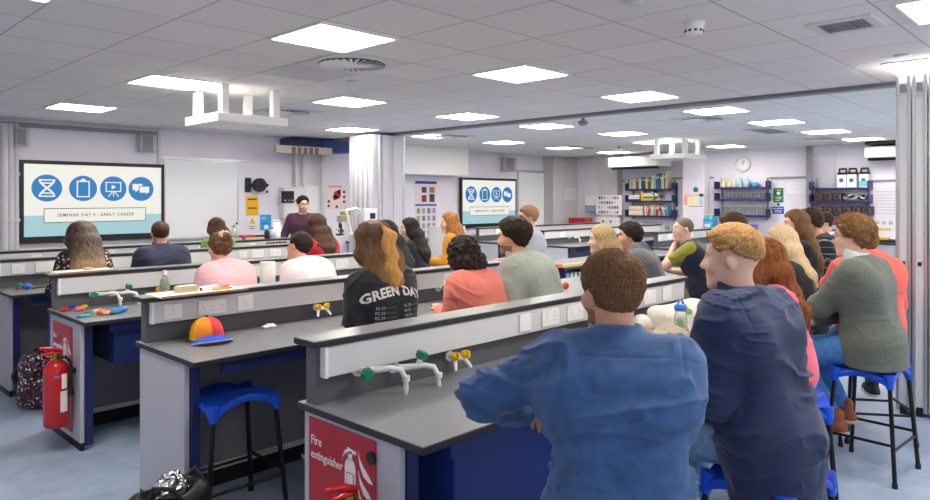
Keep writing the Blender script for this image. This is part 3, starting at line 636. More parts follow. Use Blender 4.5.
# clear plastic screen with handwriting, signs, posters
y0, y1, z0, z1 = wall_x((811, 154), (834.5, 186), .25)
q = MB(); q.box((RW - .25, y1, z0), (RW - .244, y0, z1)); tag(q.build('clear_screen', mat('clear_plastic', '#dfe2ea', .08, trans=.8, alpha=.35), None), 'clear plastic screen standing on the equipment shelf', 'plastic screen')
notice('safety_sign', (773.5, 188), (783.5, 202.5), '#1f7a45', 'green safety sign with white marks beside the glassware shelf', 'sign', [('bar', .2, .12, .8, .16, '#dff0e4'), ('dot', .5, .36, .18, '#dff0e4'), ('bar', .2, .6, .8, .65, '#cfe6d6'), ('bar', .2, .72, .8, .77, '#cfe6d6'), ('bar', .2, .84, .6, .89, '#cfe6d6')], 'x')
notice('safety_sign', (772, 206.5), (784, 214), '#1c4fae', 'blue safety sign below the green one', 'sign', [('bar', .1, .2, .9, .3, '#e0e8f6'), ('bar', .2, .5, .8, .6, '#e0e8f6'), ('bar', .2, .72, .8, .8, '#e0e8f6')], 'x')
notice('small_sticker', (776, 203), (781, 205.8), '#dfe4f0', 'small white sticker between the green and blue signs', 'sticker', [('dot', .5, .5, .3, '#1c4fae')], 'x')
notice('paper_sheet', (787, 183), (804, 193), '#eeedf2', 'paper sheet with a table on the wall between shelves', 'paper sheet', [('bar', .08, .15 + .2 * k, .92, .18 + .2 * k, '#c3c3cc') for k in range(4)], 'x')
notice('periodic_table_poster', (683, 188), (704, 208), '#e9e3e4', 'pale periodic table poster on the column beside the bookshelf', 'poster', [('dot', .62, .09, .12, '#1d6aa0'), ('bar', .05, .3, .95, .42, '#efc8c0'), ('bar', .05, .44, .22, .85, '#f0a890'), ('bar', .25, .44, .75, .85, '#f4e6b8'), ('bar', .78, .3, .95, .85, '#a8cfe8'), ('bar', .3, .9, .95, .94, '#9a78b0')], 'x', RW - .305)
notice('door_sign', (675, 188), (678.5, 208), '#e6e6ea', 'narrow vertical strip of dark lettering beside the periodic table poster', 'sign', [('bar', .25, .05, .8, .95, '#33506a')], 'x')
notice('paper_sheet', (565, 188), (576, 200), '#d2d2d8', 'paper sheet on the grey column by the second whiteboard', 'paper sheet', [('bar', .1, .15 + .2 * k, .9, .19 + .2 * k, '#b4b4be') for k in range(4)], 'y', FW - .305)
notice('notice_board', (596, 195), (622, 215), '#e4e3e8', 'white notice board of small pictures beside the towel dispenser', 'notice board', [('bar', .1 + .1 * (k % 8), .08 + .24 * (k // 8), .17 + .1 * (k % 8), .22 + .24 * (k // 8), ['#3c4c78', '#c8c4cc', '#c09a50', '#8a8c98', '#dcdce4', '#5a6a8c', '#b8504c', '#cccfd8'][(k * 5 + k // 8) % 8]) for k in range(32)], 'x', RW - .26)
notice('notice_sheet', (596, 217), (620, 232), '#e6e6ea', 'white sheet with green dots under the notice board', marks=[('dot', .3, .3, .05, '#2c9a5c'), ('dot', .62, .3, .05, '#2c9a5c'), ('bar', .1, .6, .9, .64, '#b4b4c0'), ('bar', .1, .8, .8, .84, '#b4b4c0')], wall='x', plane=RW - .26)
notice('door_notices', (872, 188), (899, 232), '#dfdde6', 'pale door poster covered in small printed lines beside the silver partition', 'poster', [('bar', .12, .08 + .07 * k, .88, .10 + .07 * k, '#bdbdc8') for k in range(8)] + [('dot', .2 + .25 * k, .8, .08, '#a8b0bc') for k in range(3)] + [('bar', .1, .92, .7, .97, '#d8c04c')], 'x')
notice('green_poster', (836, 214), (852, 226), '#1f7a4c', 'green poster under the equipment shelf', 'poster', [('bar', .2, .2, .8, .3, '#d0e8d8'), ('bar', .2, .5, .7, .58, '#d0e8d8')], 'x')
# towel dispenser
y0, y1, z0, z1 = wall_x((584.5, 196), (596, 212), .2)
t = thing('towel_dispenser', 'white and blue paper towel dispenser beside the notice board', 'dispenser', (RW, (y0 + y1) / 2, (z0 + z1) / 2)); W, H_ = y0 - y1, z1 - z0
q = MB(); q.box((-.2, -W / 2, -H_ * .1), (0, W / 2, H_ / 2), M_WHITE, None, .02); q.build('cover', None, t); q = MB(); q.box((-.19, -W / 2, -H_ / 2), (0, W / 2, -H_ * .1), mat('dispenser_blue', '#8fa9cf', .35), None, .02); q.build('tray', None, t)
# air conditioners
def aircon(p0, p1, lab, off):
    y0, y1, z0, z1 = wall_x(p0, p1, off)
    t = thing('air_conditioner', lab, 'air conditioner', (RW - off + .35, (y0 + y1) / 2, CEIL), 0, 'white air conditioners under the ceiling'); W = y0 - y1
    q = MB(); q.box((-.35, -W / 2, z0 - CEIL + .05), (.3, W / 2, z1 - CEIL), mat('aircon_white', '#d6d6d4', .45), None, .02); q.build('casing', None, t)
    q = MB(); q.add([(-.352, -W / 2 + .03, z0 - CEIL + .12), (-.352, W / 2 - .03, z0 - CEIL + .12), (-.2, W / 2 - .03, z0 - CEIL), (-.2, -W / 2 + .03, z0 - CEIL), (.28, -W / 2 + .03, z0 - CEIL + .02), (.28, W / 2 - .03, z0 - CEIL + .02)], [(0, 1, 2, 3), (3, 2, 5, 4)], M_BLACK); q.build('grille', None, t)
    for sy in (-.35, .35):
        q = MB(); q.cyl((0, sy * W, z1 - CEIL), .012, CEIL - z1, M_GREYP, 8); q.build('hanger', None, t)
aircon((607.5, 158), (657, 168), 'white air conditioner over the bookshelf', .9); aircon((864, 147), (912, 159), 'white air conditioner beside the silver partition', .5)
q = MB(); a = rw(880, 143, .3); q.box((RW - .5, rw(905, 143, .3).y, a.z - .03), (RW, rw(868, 143, .3).y, a.z + .06), M_BLACK); tag(q.build('dark_duct'), 'dark duct above the air conditioner beside the silver partition', 'duct')
# ---- silver folded partition near the camera
t = thing('folded_partition', 'tall silver partition panels folded together beside the hooded person', 'partition', (6.08, 1.335, 0))
W_, pit = 1.05, .108
for k in range(4):
    y = -k * pit - .055
    q = MB(); q.box((0, y - .046, .03), (W_, y + .046, 2.585), mat('partition_grey', '#d6d7db', .4), None, .004)
    for dx in (.0,):
        q.box((-.016, y - .05, .03), (.012, y - .026, 2.59), M_ALU, None, .003); q.box((-.016, y + .026, .03), (.012, y + .05, 2.59), M_ALU, None, .003)
    for xx in (.1, .35, .6, .85): q.box((xx, y + .046, .03), (xx + .02, y + .052, 2.585), M_ALU)
    o = q.build('leaf', None, t)
    q = MB(); q.box((.3, y - .02, 2.585), (.36, y + .02, CEIL), M_ALU); q.build('hanger', None, o)
    q = MB(); q.box((-.012, y - .022, .0), (.03, y + .022, .07), M_BLACK); q.build('floor_seal', None, o)
    q = MB(); q.box((-.014, y - .012, 1.14), (-.004, y + .012, 1.17), M_BLACK); q.box((-.012, y - .018, 2.46), (-.002, y + .018, 2.53), M_CHROME); q.build('latch', None, o)
# ================================================================= LAB BENCHES
ZW, ZS = .859, 1.113
def water_tap(par, x, y, z, flip=1, knob=M_GREEN):
    """lab swan tap on the upstand: flange, bent spout with nozzle, knob"""
    M = Matrix.Translation((x, y, z))
    q = MB(); q.cyl((0, 0, 0), .028, -.012, M_WHITE, 18, axis='y', M=M); q.tube([(0, 0, 0), (0, -.05, 0)], .015, M_WHITE, M=M)
    q.tube([(0, -.045, 0), (.03, -.06, .0), (.09, -.10, .005), (.125, -.125, -.004), (.14, -.135, -.04), (.142, -.137, -.085)], [.015, .014, .012, .012, .011, .011], M_WHITE, 10, M=M)
    q.cyl((.142, -.137, -.05), .016, .02, M_WHITE, 12, M=M); q.tube([(.142, -.137, -.085), (.142, -.137, -.12)], [.009, .006], M_WHITE, 8, M=M); q.cyl((.142, -.137, -.122), .0065, .012, M_BLACK, 8, M=M)
    o = q.build('water_tap', None, par)
    if flip > 0: k0, d = Vector((-.01, -.06, 0)), Vector((-.3, -1, .05)).normalized()
    else: k0, d = Vector((.075, -.085, .012)), Vector((.3, -.2, .9)).normalized()
    q = MB(); q.tube([k0, k0 + d * .03], .012, M_WHITE, M=M)
    q.tube([k0 + d * .02, k0 + d * .03, k0 + d * .05, k0 + d * .055], [.016, .026, .026, .018], knob, 7, smooth=False, M=M); q.build('knob', None, o)
def gas_tap(par, x, y, z, second=M_YELLOW):
    M = Matrix.Translation((x, y, z))
    q = MB(); q.cyl((0, 0, 0), .024, -.012, M_WHITE, 16, axis='y', M=M); q.tube([(0, 0, 0), (0, -.06, 0)], .013, M_WHITE, M=M)
    for sx in (-1, 1): q.tube([(0, -.055, 0), (sx * .03, -.075, -.005), (sx * .05, -.10, -.045)], [.012, .011, .007], M_WHITE, 8, M=M)
    o = q.build('gas_tap', None, par)
    for sx, mm in ((-1, M_YELLOW), (1, second)):
        q = MB(); c = Vector((sx * .032, -.075, .012)); q.sphere(c, .02, mm, 12, M=M); q.box(c + Vector((-.006, -.03, -.012)), c + Vector((.006, -.0, .02)), mm, M, .003); q.build('knob', None, o)
def socket(par, x, y, z, w=.147, blank=False, kind=2):
    M = frame((x, y, z), XD, ZD)
    q = MB(); q.box((-w / 2, -.043, 0), (w / 2, .043, .009), M_WHITE, M, .003)
    if not blank:
        n = kind
        for k in range(n):
            cx = (k - (n - 1) / 2) * w / n
            for dx, dy, a, b in ((0, .004, .004, .007), (-.012, -.016, .006, .003), (.012, -.016, .006, .003)): q.box((cx + dx - a / 2, dy - b / 2, .009), (cx + dx + a / 2, dy + b / 2, .0095), M_INKD, M)
            q.box((cx - .006, .018, .009), (cx + .006, .034, .012), M_WHITE, M)
    q.build('socket' if not blank else 'socket_plate', None, par)
def bench(x0, x1, yf, yb, lab, cab='none', sockets=(), taps=(), gas=(), group='long lab benches', detail=True, upstand=True):
    t = thing('lab_bench', lab, 'lab bench', ((x0 + x1) / 2, yf, 0), 0, group)
    X0, X1 = x0 - (x0 + x1) / 2, x1 - (x0 + x1) / 2; D = yb - yf
    q = MB(); q.box((X0, 0, ZW - .028), (X1, D - .002, ZW - .003), M_EDGE, None, .003); q.box((X0 + .002, .002, ZW - .004), (X1 - .002, D - .004, ZW), M_LAM); q.build('worktop', None, t)
    if upstand:
        q = MB(); q.box((X0 + .02, D - .10, ZW), (X1 - .02, D - .03, ZS - .026), M_UP); q.build('upstand', None, t)
        q = MB(); q.box((X0 - .018, D - .145, ZS - .026), (X1 + .02, D, ZS - .003), M_EDGE, None, .003); q.box((X0 - .016, D - .143, ZS - .004), (X1 + .018, D - .002, ZS), M_LAM); q.build('ledge', None, t)
        q = MB(); zt = ZS - .03; q.box((X0 + .045, D - .135, zt - .118), (X1 - .02, D - .10, zt), M_TRUNK, None, .004); q.box((X0 + .035, D - .138, zt - .12), (X0 + .05, D - .10, zt + .001), M_WHITE, None, .002)
        tr = q.build('trunking', None, t)
        for s in sockets: socket(tr, X0 + s[0], D - .135, zt - .059, *s[1:])
        for s in taps: water_tap(t, X0 + s[0], D - .10, ZW + (s[2] if len(s) > 2 else .10), s[1])
        for s in gas: gas_tap(t, X0 + s[0], D - .10, ZW + .075, s[1] if len(s) > 1 else M_YELLOW)
    for xx, fl in ((X0 + .012, 1), (X1 - .04, -1)):
        q = MB(); q.box((xx, .13, .05), (xx + .028, D - .03, ZW - .028), M_PANEL, None, .004); p_ = q.build('end_panel', None, t)
        q = MB(); q.box((xx + .002, .13, .0), (xx + .026, D - .03, .05), M_BLACK); q.build('plinth', None, p_)
        q = MB(); q.box((xx + (.03 if fl > 0 else -.045),   .115, .03), (xx + (.075 if fl > 0 else 0), .16, ZW - .028), M_NAVY, None, .004); q.build('leg_post', None, t)
    q = MB(); q.box((X0 + .08, D - .20, .13), (X1 - .08, D - .175, ZW - .028), M_MOD); q.build('modesty_panel', None, t)
    q = MB(); q.box((X0 + .08, D - .215, .10), (X1 - .08, D - .19, .135), M_TRUNK, None, .004); q.build('foot_rail', None, t)
    q = MB(); q.box((X0 + .12, D - .19, 0), (X1 - .12, D - .15, .10), M_BLACK); q.build('kick_board', None, t)
    if cab in ('sink', 'apron'):
        q = MB(); q.box((X0 + .16, .035, ZW - .09), (X1 - .14, .06, ZW - .028), M_BLUE if cab == 'sink' and yf < 2 else M_NAVY); q.build('apron_rail', None, t)
    if cab == 'sink':
        m_ = M_BLUE if yf < 2 else M_NAVY
        q = MB(); q.box((X0 + .20, .06, .545 if yf > 2 else .20), (X0 + 1.15, D - .22, ZW - .06), m_, None, .006); c_ = q.build('sink_cabinet', None, t)
    return t, X0, D
XL, XR = 1.47, 4.42
tA, XA, DA = bench(XL, XR, 1.64, 2.37, 'lab bench with the large red extinguisher sign before the blue shirt', 'sink', [(1.22, .09, True), (1.43, .147, False, 2), (1.65, .147, False, 2), (2.26, .147, False, 2), (2.46, .147, False, 2), (2.68, .12, True)], [(.21, 1, .105), (.39, -1, .085)], [(.72,)])
tB, XB, DB = bench(XL, XR, 3.29, 4.02, 'lab bench with the bright sports cap on its worktop', 'apron', [(.15, .1, False, 1), (.375, .17, False, 3), (.58, .1, False, 1), (2.3, .147, False, 2)], [(2.2, 1)], [(1.1,)])
tC, XC, DC = bench(XL, XR, 4.86, 5.67, 'lab bench with the small extinguisher sign and bright scraps by its taps', 'sink', [(1.58, .1, False, 1), (2.1, .147, False, 2), (2.45, .147, False, 2)], [(.27, 1, .09), (.40, -1, .085)], [(.74, mat('blue_knob', '#1b4fc0', .3))])
tD, XDd, DD = bench(XL, XR, 6.65, 7.37, 'lab bench with the spotted backpack under its end', 'apron', [(.18, .1, False, 1), (.42, .22, False, 4), (2.32, .1, False, 1), (2.5, .147, False, 2), (2.72, .147, False, 2)], [(.55, 1)], [(1.5,)])
tE, XE, DE = bench(XL, 5.6, 7.95, 8.5, 'lab bench closest to the lecturer and the first display', 'apron', [(.6, .1, False, 1), (1.3, .147, False, 2), (2.4, .147, False, 2), (2.7, .147, False, 2), (3.05, .1, False, 1)])
# fire extinguisher signs on the bench ends
def fire_sign(t, X0, y0, y1, z0, z1, small=False):
    """faces -X; local X along -Y (towards the near side), Y up"""
    W, H_ = y1 - y0, z1 - z0
    M = frame((X0 + .011, (y0 + y1) / 2, (z0 + z1) / 2), YD, ZD)
    q = MB(); q.box((-W / 2, -H_ / 2, 0), (W / 2, H_ / 2, .004), M_SIGNR, M); o = q.build('fire_sign', None, t)
    q = MB()
    for k, (s_, yy, wd) in enumerate((('Fire', .36, .165), ('extinguisher', .27, .5))):
        vs, fs = text_mesh(s_, .1, .0004, .0008, 'LEFT'); xs = [v.x for v in vs]; sc_ = W * wd / (max(xs) - min(xs))
        q.add([(v.x * sc_, v.y * sc_ * 1.1, v.z) for v in vs], fs, M_INKW, False, M @ Matrix.Translation((-W * .465, H_ * yy, .0048)))
    q.build('lettering', None, o)
    q = MB(); I = M @ Matrix.Translation((W * .145, H_ * .21, .004)) @ Matrix.Scale(W / .46, 4)
    q.prism([(-.036, -.12), (-.030, -.13), (.030, -.13), (.036, -.12), (.036, .05), (.030, .07), (.016, .085), (-.016, .085), (-.030, .07), (-.036, .05)], .0008, M_INKW, I)
    q.prism([(-.012, .08), (.012, .08), (.012, .115), (-.012, .115)], .0008, M_INKW, I); q.prism([(-.02, .105), (.04, .11), (.04, .122), (-.02, .13)], .0008, M_INKW, I)
    hose = [(-.012, .118), (-.035, .108), (-.05, .088), (-.056, .066)]
    for u, v in zip(hose[:-1], hose[1:]): q.prism([(u[0], u[1] - .012), (v[0] - .006, v[1] - .008), (v[0] + .004, v[1] + .006), (u[0], u[1] + .008)], .0009, M_INKW, I)
    q.box((-.024, -.095, .0008), (.024, .03, .0016), M_SIGNR, I); q.box((-.020, -.091, .0016), (.020, .026, .0022), M_INKW, I)
    q.build('extinguisher_symbol', None, o)
    q = MB(); I = M @ Matrix.Translation((W * .36, H_ * .19, .004)) @ Matrix.Scale(W / .46, 4)
    for k in range(4):
        oy = .105 - k * .07; c_ = [(-.045, oy + .03), (-.035, oy - .005), (-.012, oy - .035), (.02, oy - .055), (.045, oy - .068)]; w_ = [.004, .013, .018, .014, .003]
        for (u, v), (wu, wv) in zip(zip(c_[:-1], c_[1:]), zip(w_[:-1], w_[1:])): q.prism([(u[0], u[1] - wu), (v[0], v[1] - wv), (v[0], v[1] + wv), (u[0], u[1] + wu)], .0008, M_INKW, I)
    q.build('flame_symbol', None, o)
    if not small:
        q = MB(); q.box((-W * .5, -H_ * .5, .004), (W * .02, -H_ * .19, .005), M_INKD, M); q.box((-W * .48, -H_ * .48, .005), (W * .0, -H_ * .21, .0055), mat('sign_dark', '#3c3f52', .4), M); q.build('instruction_plate', None, o)
        q = MB(); q.cyl((W * .46, H_ * .40, .004), .022, .012, M_BLACK, 16, M=M); q.build('door_stop', None, o)
fire_sign(tA, XA, .25, .66, .22, .815)
fire_sign(tC, XC, .28, .70, .09, .79, True)
# benches beyond the track
def bench2(*a, **k):
    k.setdefault('group', 'lab benches beyond the track'); return bench(*a, **k)
bench2(9.25, 13.2, 6.65, 7.38, 'lab bench beyond the track with a green-knobbed white tap', 'apron', [(.5, .147, False, 2), (1.6, .147, False, 2)], [(.75, 1), (2.6, 1)])
bench2(9.25, 13.2, 8.2, 8.9, 'lab bench beyond the track, behind the bench with the green-knobbed tap', 'apron', [(.5, .147, False, 2)], [(1.4, 1)])
bench2(10.0, 13.2, 4.95, 5.65, 'lab bench beyond the track below the book shelf', 'apron', [(.35, .147, False, 2), (.7, .147, False, 2), (1.1, .147, False, 2)], [(1.9, 1)])
bench2(10.9, 13.4, 3.2, 3.9, 'lab bench beyond the track below the periodic table poster', 'apron', [(.4, .147, False, 2)], [(.9, 1)])
# low bench with open navy compartments and white folders
t = thing('storage_bench', 'low bench with open navy compartments between the sage shirt and the blonde woman', 'storage bench', (7.6, 4.87, 0))
q = MB(); q.box((-1.0, 0, .80), (1.5, .75, .83), M_EDGE, None, .004); q.box((-.99, .01, .829), (1.49, .74, .834), M_LAM); q.build('worktop', None, t)
q = MB(); q.box((-.95, .70, .05), (1.45, .73, .80), M_NAVY)
for k in range(6): q.box((-.95 + k * .475, .03, .05), (-.925 + k * .475, .70, .80), M_NAVY)
for z in (.05, .42): q.box((-.95, .03, z), (1.45, .70, z + .02), M_NAVY)
q.build('carcass', None, t)
for k in range(14):
    xx = -.88 + k * .085 + (.08 if k % 5 > 3 else 0) + .10 * (k // 5)
    q = MB(); q.box((7.6 + xx, 4.93, .442), (7.6 + xx + .05, 5.25, .75), None, None, .004); q.box((7.6 + xx + .012, 4.928, .62), (7.6 + xx + .038, 4.931, .70), None)
    tag(q.build('box_file', mat('file_white', '#d6dae4', .5) if k % 3 else mat('file_blue', '#9fb0d4', .5)), '%s box file, %s along the open navy compartments' % ('white' if k % 3 else 'pale blue', ORD[k]), 'box file', 'box files in the navy compartments')
bm_ = MB(); bm_.box((-.65, -.03, 0), (.85, .03, .035), mat('beam_wood', '#d9b98a', .5, noise=.1, nscale=8, stretch=(1, 12, 12)), None, .004)
t = thing('wooden_ruler', 'long pale wooden board with an orange end lying on the storage bench', 'wooden board', (7.25, 4.93, .834), -.0); bm_.build('board', None, t)
q = MB(); q.box((-.75, -.034, 0), (-.65, .034, .045), mat('orange_end', '#e0742c', .4), None, .006); q.build('end_block', None, t)
# worktop table continuing from the capped bench
t = thing('island_table', 'plain grey table between the sage shirt and the blonde woman', 'table', (5.6, 3.3, 0))
q = MB(); q.box((-.95, .1, ZW - .028), (1.4, .80, ZW - .003), M_EDGE, None, .003); q.box((-.948, .102, ZW - .004), (1.398, .798, ZW), M_LAM); q.build('tabletop', None, t)
for sx in (-.9, 1.3):
    for sy in (.15, .75): q = MB(); q.box((sx, sy - .025, 0), (sx + .05, sy + .025, ZW - .028), M_NAVY); q.build('leg', None, t)
# wall benches
def wall_bench(x0, y0, x1, y1, lab):
    t = thing('wall_bench', lab, 'wall bench', (x0, y0, 0), 0, 'benches along the walls')
    W, D = x1 - x0, y1 - y0
    q = MB(); q.box((0, 0, ZW - .03), (W, D, ZW), M_EDGE, None, .003); q.box((.004, .004, ZW - .002), (W - .004, D - .004, ZW + .002), M_LAM); q.build('worktop', None, t)
    q = MB(); q.box((.04, .04, .1), (W - .04, D - .0, ZW - .03), M_PANEL); q.build('cupboard_front', None, t)
    q = MB(); q.box((.04, .07, 0), (W - .04, D, .1), M_BLACK); q.build('plinth', None, t); return t
wall_bench(1.9, 9.95, 5.6, FW, 'grey worktop along the front wall under the first display and whiteboard')
wall_bench(7.6, 9.95, 13.2, FW, 'grey worktop along the front wall under the second display')
wall_bench(13.85, 2.2, RW, 10.25, 'grey worktop along the wall beneath the book and glassware shelves')
t = thing('white_cabinet', 'white low cabinet between the mustard jumper and the second display', 'cabinet', (8.55, 8.9, 0))
q = MB(); q.box((-.22, -.25, 0), (.22, .25, 1.16), M_WHITE, None, .01); q.build('carcass', None, t)
for sx in (-1, 1): q = MB(); q.box((sx * .105 - .1, -.265, .08), (sx * .105 + .1, -.25, 1.1), M_TRUNK, None, .004); d_ = q.build('door', None, t); q = MB(); q.box((sx * .03 - .006, -.285, .6), (sx * .03 + .006, -.265, .75), M_CHROME); q.build('handle', None, d_)

# ================================================================= STOOLS
def make_stool(lab, loc, rz):
    t = thing('lab_stool', lab, 'stool', loc, rz, 'blue lab stools with black legs')
    def top(u, v):
        x, y = (u * 2 - 1), (v * 2 - 1)
        z = .642 - .05 * x * x * y * y - .022 * (1 - x * x) * (1 - y * y) + .012 * (y * y) * (1 - x * x) - .012 * x * x
        return (x * .185, y * .165, z)
    q = MB(); n = 15
    q.grid(top, n, n, M_SEAT); q.grid(lambda u, v: Vector(top(u, v)) - Vector((0, 0, .016)), n, n, M_SEAT)
    def rim(u, v):
        k = u * 4; s_ = int(k) % 4; f = k - int(k)
        a = [(f, 0), (1, f), (1 - f, 1), (0, 1 - f)][s_]; p = Vector(top(*a)); d = Vector((p.x, p.y, 0)).normalized()
        return p + d * (.006 * math.sin(v * PI)) - Vector((0, 0, .034 * v))
    q.grid(rim, 48, 4, M_SEAT, closed_u=True); q.build('seat', None, t)
    foot = {}
    for sx in (-1, 1):
        for sy in (-1, 1):
            a = Vector((sx * .168, sy * .148, .60)); b = Vector((sx * .215, sy * .19, 0)); foot[(sx, sy)] = (a, b)
            q = MB(); q.tube([a, b + Vector((0, 0, .02))], .0125, M_BLKM, 10); q.tube([b + Vector((0, 0, .03)), b], .016, M_BLACK, 10); q.build('leg', None, t)
            q = MB(); q.tube([(sx * .160, sy * .142, .625), (sx * .168, sy * .148, .585), (sx * .172, sy * .152, .545)], [.034, .026, .018], M_SEAT, 10); q.build('corner_socket', None, t)
    q = MB(); P = lambda k, z: foot[k][0].lerp(foot[k][1], (.60 - z) / .60)
    for a, b, z in (((-1, -1), (1, -1), .20), ((1, -1), (1, 1), .23), ((1, 1), (-1, 1), .20), ((-1, 1), (-1, -1), .23)): q.tube([P(a, z), P(b, z)], .009, M_BLKM, 8)
    q.build('foot_rail', None, t); return t
p = at_z(237, 394, .64)
stool0 = make_stool('empty blue lab stool under the bench with the sports cap', (1.735, 3.435, 0), .0)
def stool(x, y, rz, lab): return dup(stool0, (x, y, 0), rz, lab)
# ================================================================= ORGANIC SHAPES: smooth distance fields meshed as one closed surface
def V(*a): return np.array(a, dtype=np.float64)
def unit(v): v = np.asarray(v, float); return v / (np.linalg.norm(v) + 1e-12)
def smin(a, b, k):
    if k <= 0: return np.minimum(a, b)
    h = np.maximum(k - np.abs(a - b), 0) / k
    return np.minimum(a, b) - h * h * k * .25
def smax(a, b, k): return -smin(-a, -b, k)
def d_cap(P, a, b, ra, rb, sc=None):
    a = np.asarray(a, float); b = np.asarray(b, float); ab = b - a; L2 = ab @ ab + 1e-12
    t = np.clip(((P - a) @ ab) / L2, 0, 1)
    q = P - a - t[..., None] * ab
    return np.sqrt((q * q).sum(-1)) - (ra + (rb - ra) * t)
def d_ell(P, c, r, R=None):
    q = P - np.asarray(c, float)
    if R is not None: q = q @ R
    r = np.asarray(r, float)
    k0 = np.sqrt(((q / r) ** 2).sum(-1)) + 1e-9; k1 = np.sqrt(((q / (r * r)) ** 2).sum(-1)) + 1e-9
    return k0 * (k0 - 1) / k1
def d_box(P, c, h, r=0, R=None):
    q = P - np.asarray(c, float)
    if R is not None: q = q @ R
    q = np.abs(q) - (np.asarray(h, float) - r)
    return np.sqrt((np.maximum(q, 0) ** 2).sum(-1)) + np.minimum(q.max(-1), 0) - r
def d_pl(P, p, n): return (P - np.asarray(p, float)) @ unit(n)
_rng = np.random.RandomState(3); _TAB = _rng.rand(4096).astype(np.float64) * 2 - 1
def vnoise(P, s=(1, 1, 1), seed=0):
    q = P * np.asarray(s, float) + seed * 17.31
    i = np.floor(q).astype(np.int64); f = q - i; f = f * f * (3 - 2 * f)
    out = 0
    for dx in (0, 1):
        for dy in (0, 1):
            for dz in (0, 1):
                h = ((i[..., 0] + dx) * 73856093 ^ (i[..., 1] + dy) * 19349663 ^ (i[..., 2] + dz) * 83492791) & 4095
                wt = (f[..., 0] if dx else 1 - f[..., 0]) * (f[..., 1] if dy else 1 - f[..., 1]) * (f[..., 2] if dz else 1 - f[..., 2])
                out = out + _TAB[h] * wt
    return out
def rot_zyx(yaw, pitch=0, roll=0):
    return np.array((Matrix.Rotation(yaw, 3, 'Z') @ Matrix.Rotation(pitch, 3, 'X') @ Matrix.Rotation(roll, 3, 'Y')))
def surface_net(fn, lo, hi, h):
    """mesh of fn(P)=0 inside the box lo..hi, cell size h"""
    lo = np.asarray(lo, float); hi = np.asarray(hi, float)
    n = np.maximum(np.ceil((hi - lo) / h).astype(int) + 1, 3)
    F = np.empty(n); B = 8
    nb = [-(-k // B) for k in n]
    bi = np.stack(np.meshgrid(*[np.arange(k) for k in nb], indexing='ij'), -1).reshape(-1, 3)
    fc = fn(lo + h * (bi * B + (B - 1) / 2.0))
    near = np.abs(fc) < h * B * .5 * 1.75 * 1.25 + .012
    Fb = np.repeat(np.repeat(np.repeat(fc.reshape(nb), B, 0), B, 1), B, 2)
    off = np.stack(np.meshgrid(*[np.arange(B)] * 3, indexing='ij'), -1).reshape(-1, 3)
    todo = bi[near]
    for k in range(0, len(todo), 400):
        I = (todo[k:k + 400, None] * B + off[None]).reshape(-1, 3)
        Fb[I[:, 0], I[:, 1], I[:, 2]] = fn(lo + h * I)
    F = Fb[:n[0], :n[1], :n[2]].copy()
    F[0] = np.maximum(F[0], 1e-4); F[-1] = np.maximum(F[-1], 1e-4)
    F[:, 0] = np.maximum(F[:, 0], 1e-4); F[:, -1] = np.maximum(F[:, -1], 1e-4)
    F[:, :, 0] = np.maximum(F[:, :, 0], 1e-4); F[:, :, -1] = np.maximum(F[:, :, -1], 1e-4)
    S = F < 0
    c = [S[dx:n[0] - 1 + dx, dy:n[1] - 1 + dy, dz:n[2] - 1 + dz] for dx in (0, 1) for dy in (0, 1) for dz in (0, 1)]
    tot = sum(x.astype(np.int8) for x in c); act = (tot > 0) & (tot < 8)
    idx = np.argwhere(act); ID = -np.ones(act.shape, np.int64); ID[act] = np.arange(len(idx))
    pos = np.zeros((len(idx), 3)); cnt = np.zeros(len(idx))
    cor = [(dx, dy, dz) for dx in (0, 1) for dy in (0, 1) for dz in (0, 1)]
    for a in range(8):
        for b in range(a + 1, 8):
            if sum(abs(p - q) for p, q in zip(cor[a], cor[b])) != 1: continue
            fa = F[tuple((idx + cor[a]).T)]; fb = F[tuple((idx + cor[b]).T)]
            m = (fa < 0) != (fb < 0); t = np.where(m, fa / np.where(m, fa - fb, 1), 0)
            A = np.array(cor[a], float); B = np.array(cor[b], float)
            pos += np.where(m[:, None], A + t[:, None] * (B - A), 0); cnt += m
    pos = lo + h * (idx + pos / cnt[:, None])
    quads = []
    for axis in range(3):
        o = [i for i in range(3) if i != axis]
        sl0 = [slice(None)] * 3; sl1 = [slice(None)] * 3
        sl0[axis] = slice(0, n[axis] - 1); sl1[axis] = slice(1, n[axis])
        s0 = S[tuple(sl0)]; s1 = S[tuple(sl1)]
        e = np.argwhere(s0 != s1)
        e = e[(e[:, o[0]] > 0) & (e[:, o[1]] > 0) & (e[:, o[0]] < n[o[0]] - 1) & (e[:, o[1]] < n[o[1]] - 1)]
        if not len(e): continue
        u = np.zeros(3, int); v = np.zeros(3, int); u[o[0]] = 1; v[o[1]] = 1
        q = np.stack([ID[tuple((e - u - v).T)], ID[tuple((e - v).T)], ID[tuple(e.T)], ID[tuple((e - u).T)]], 1)
        flip = s0[tuple(e.T)]
        if axis == 1: flip = ~flip
        q[~flip] = q[~flip][:, ::-1]
        quads.append(q)
    return pos, (np.concatenate(quads) if quads else np.zeros((0, 4), int))
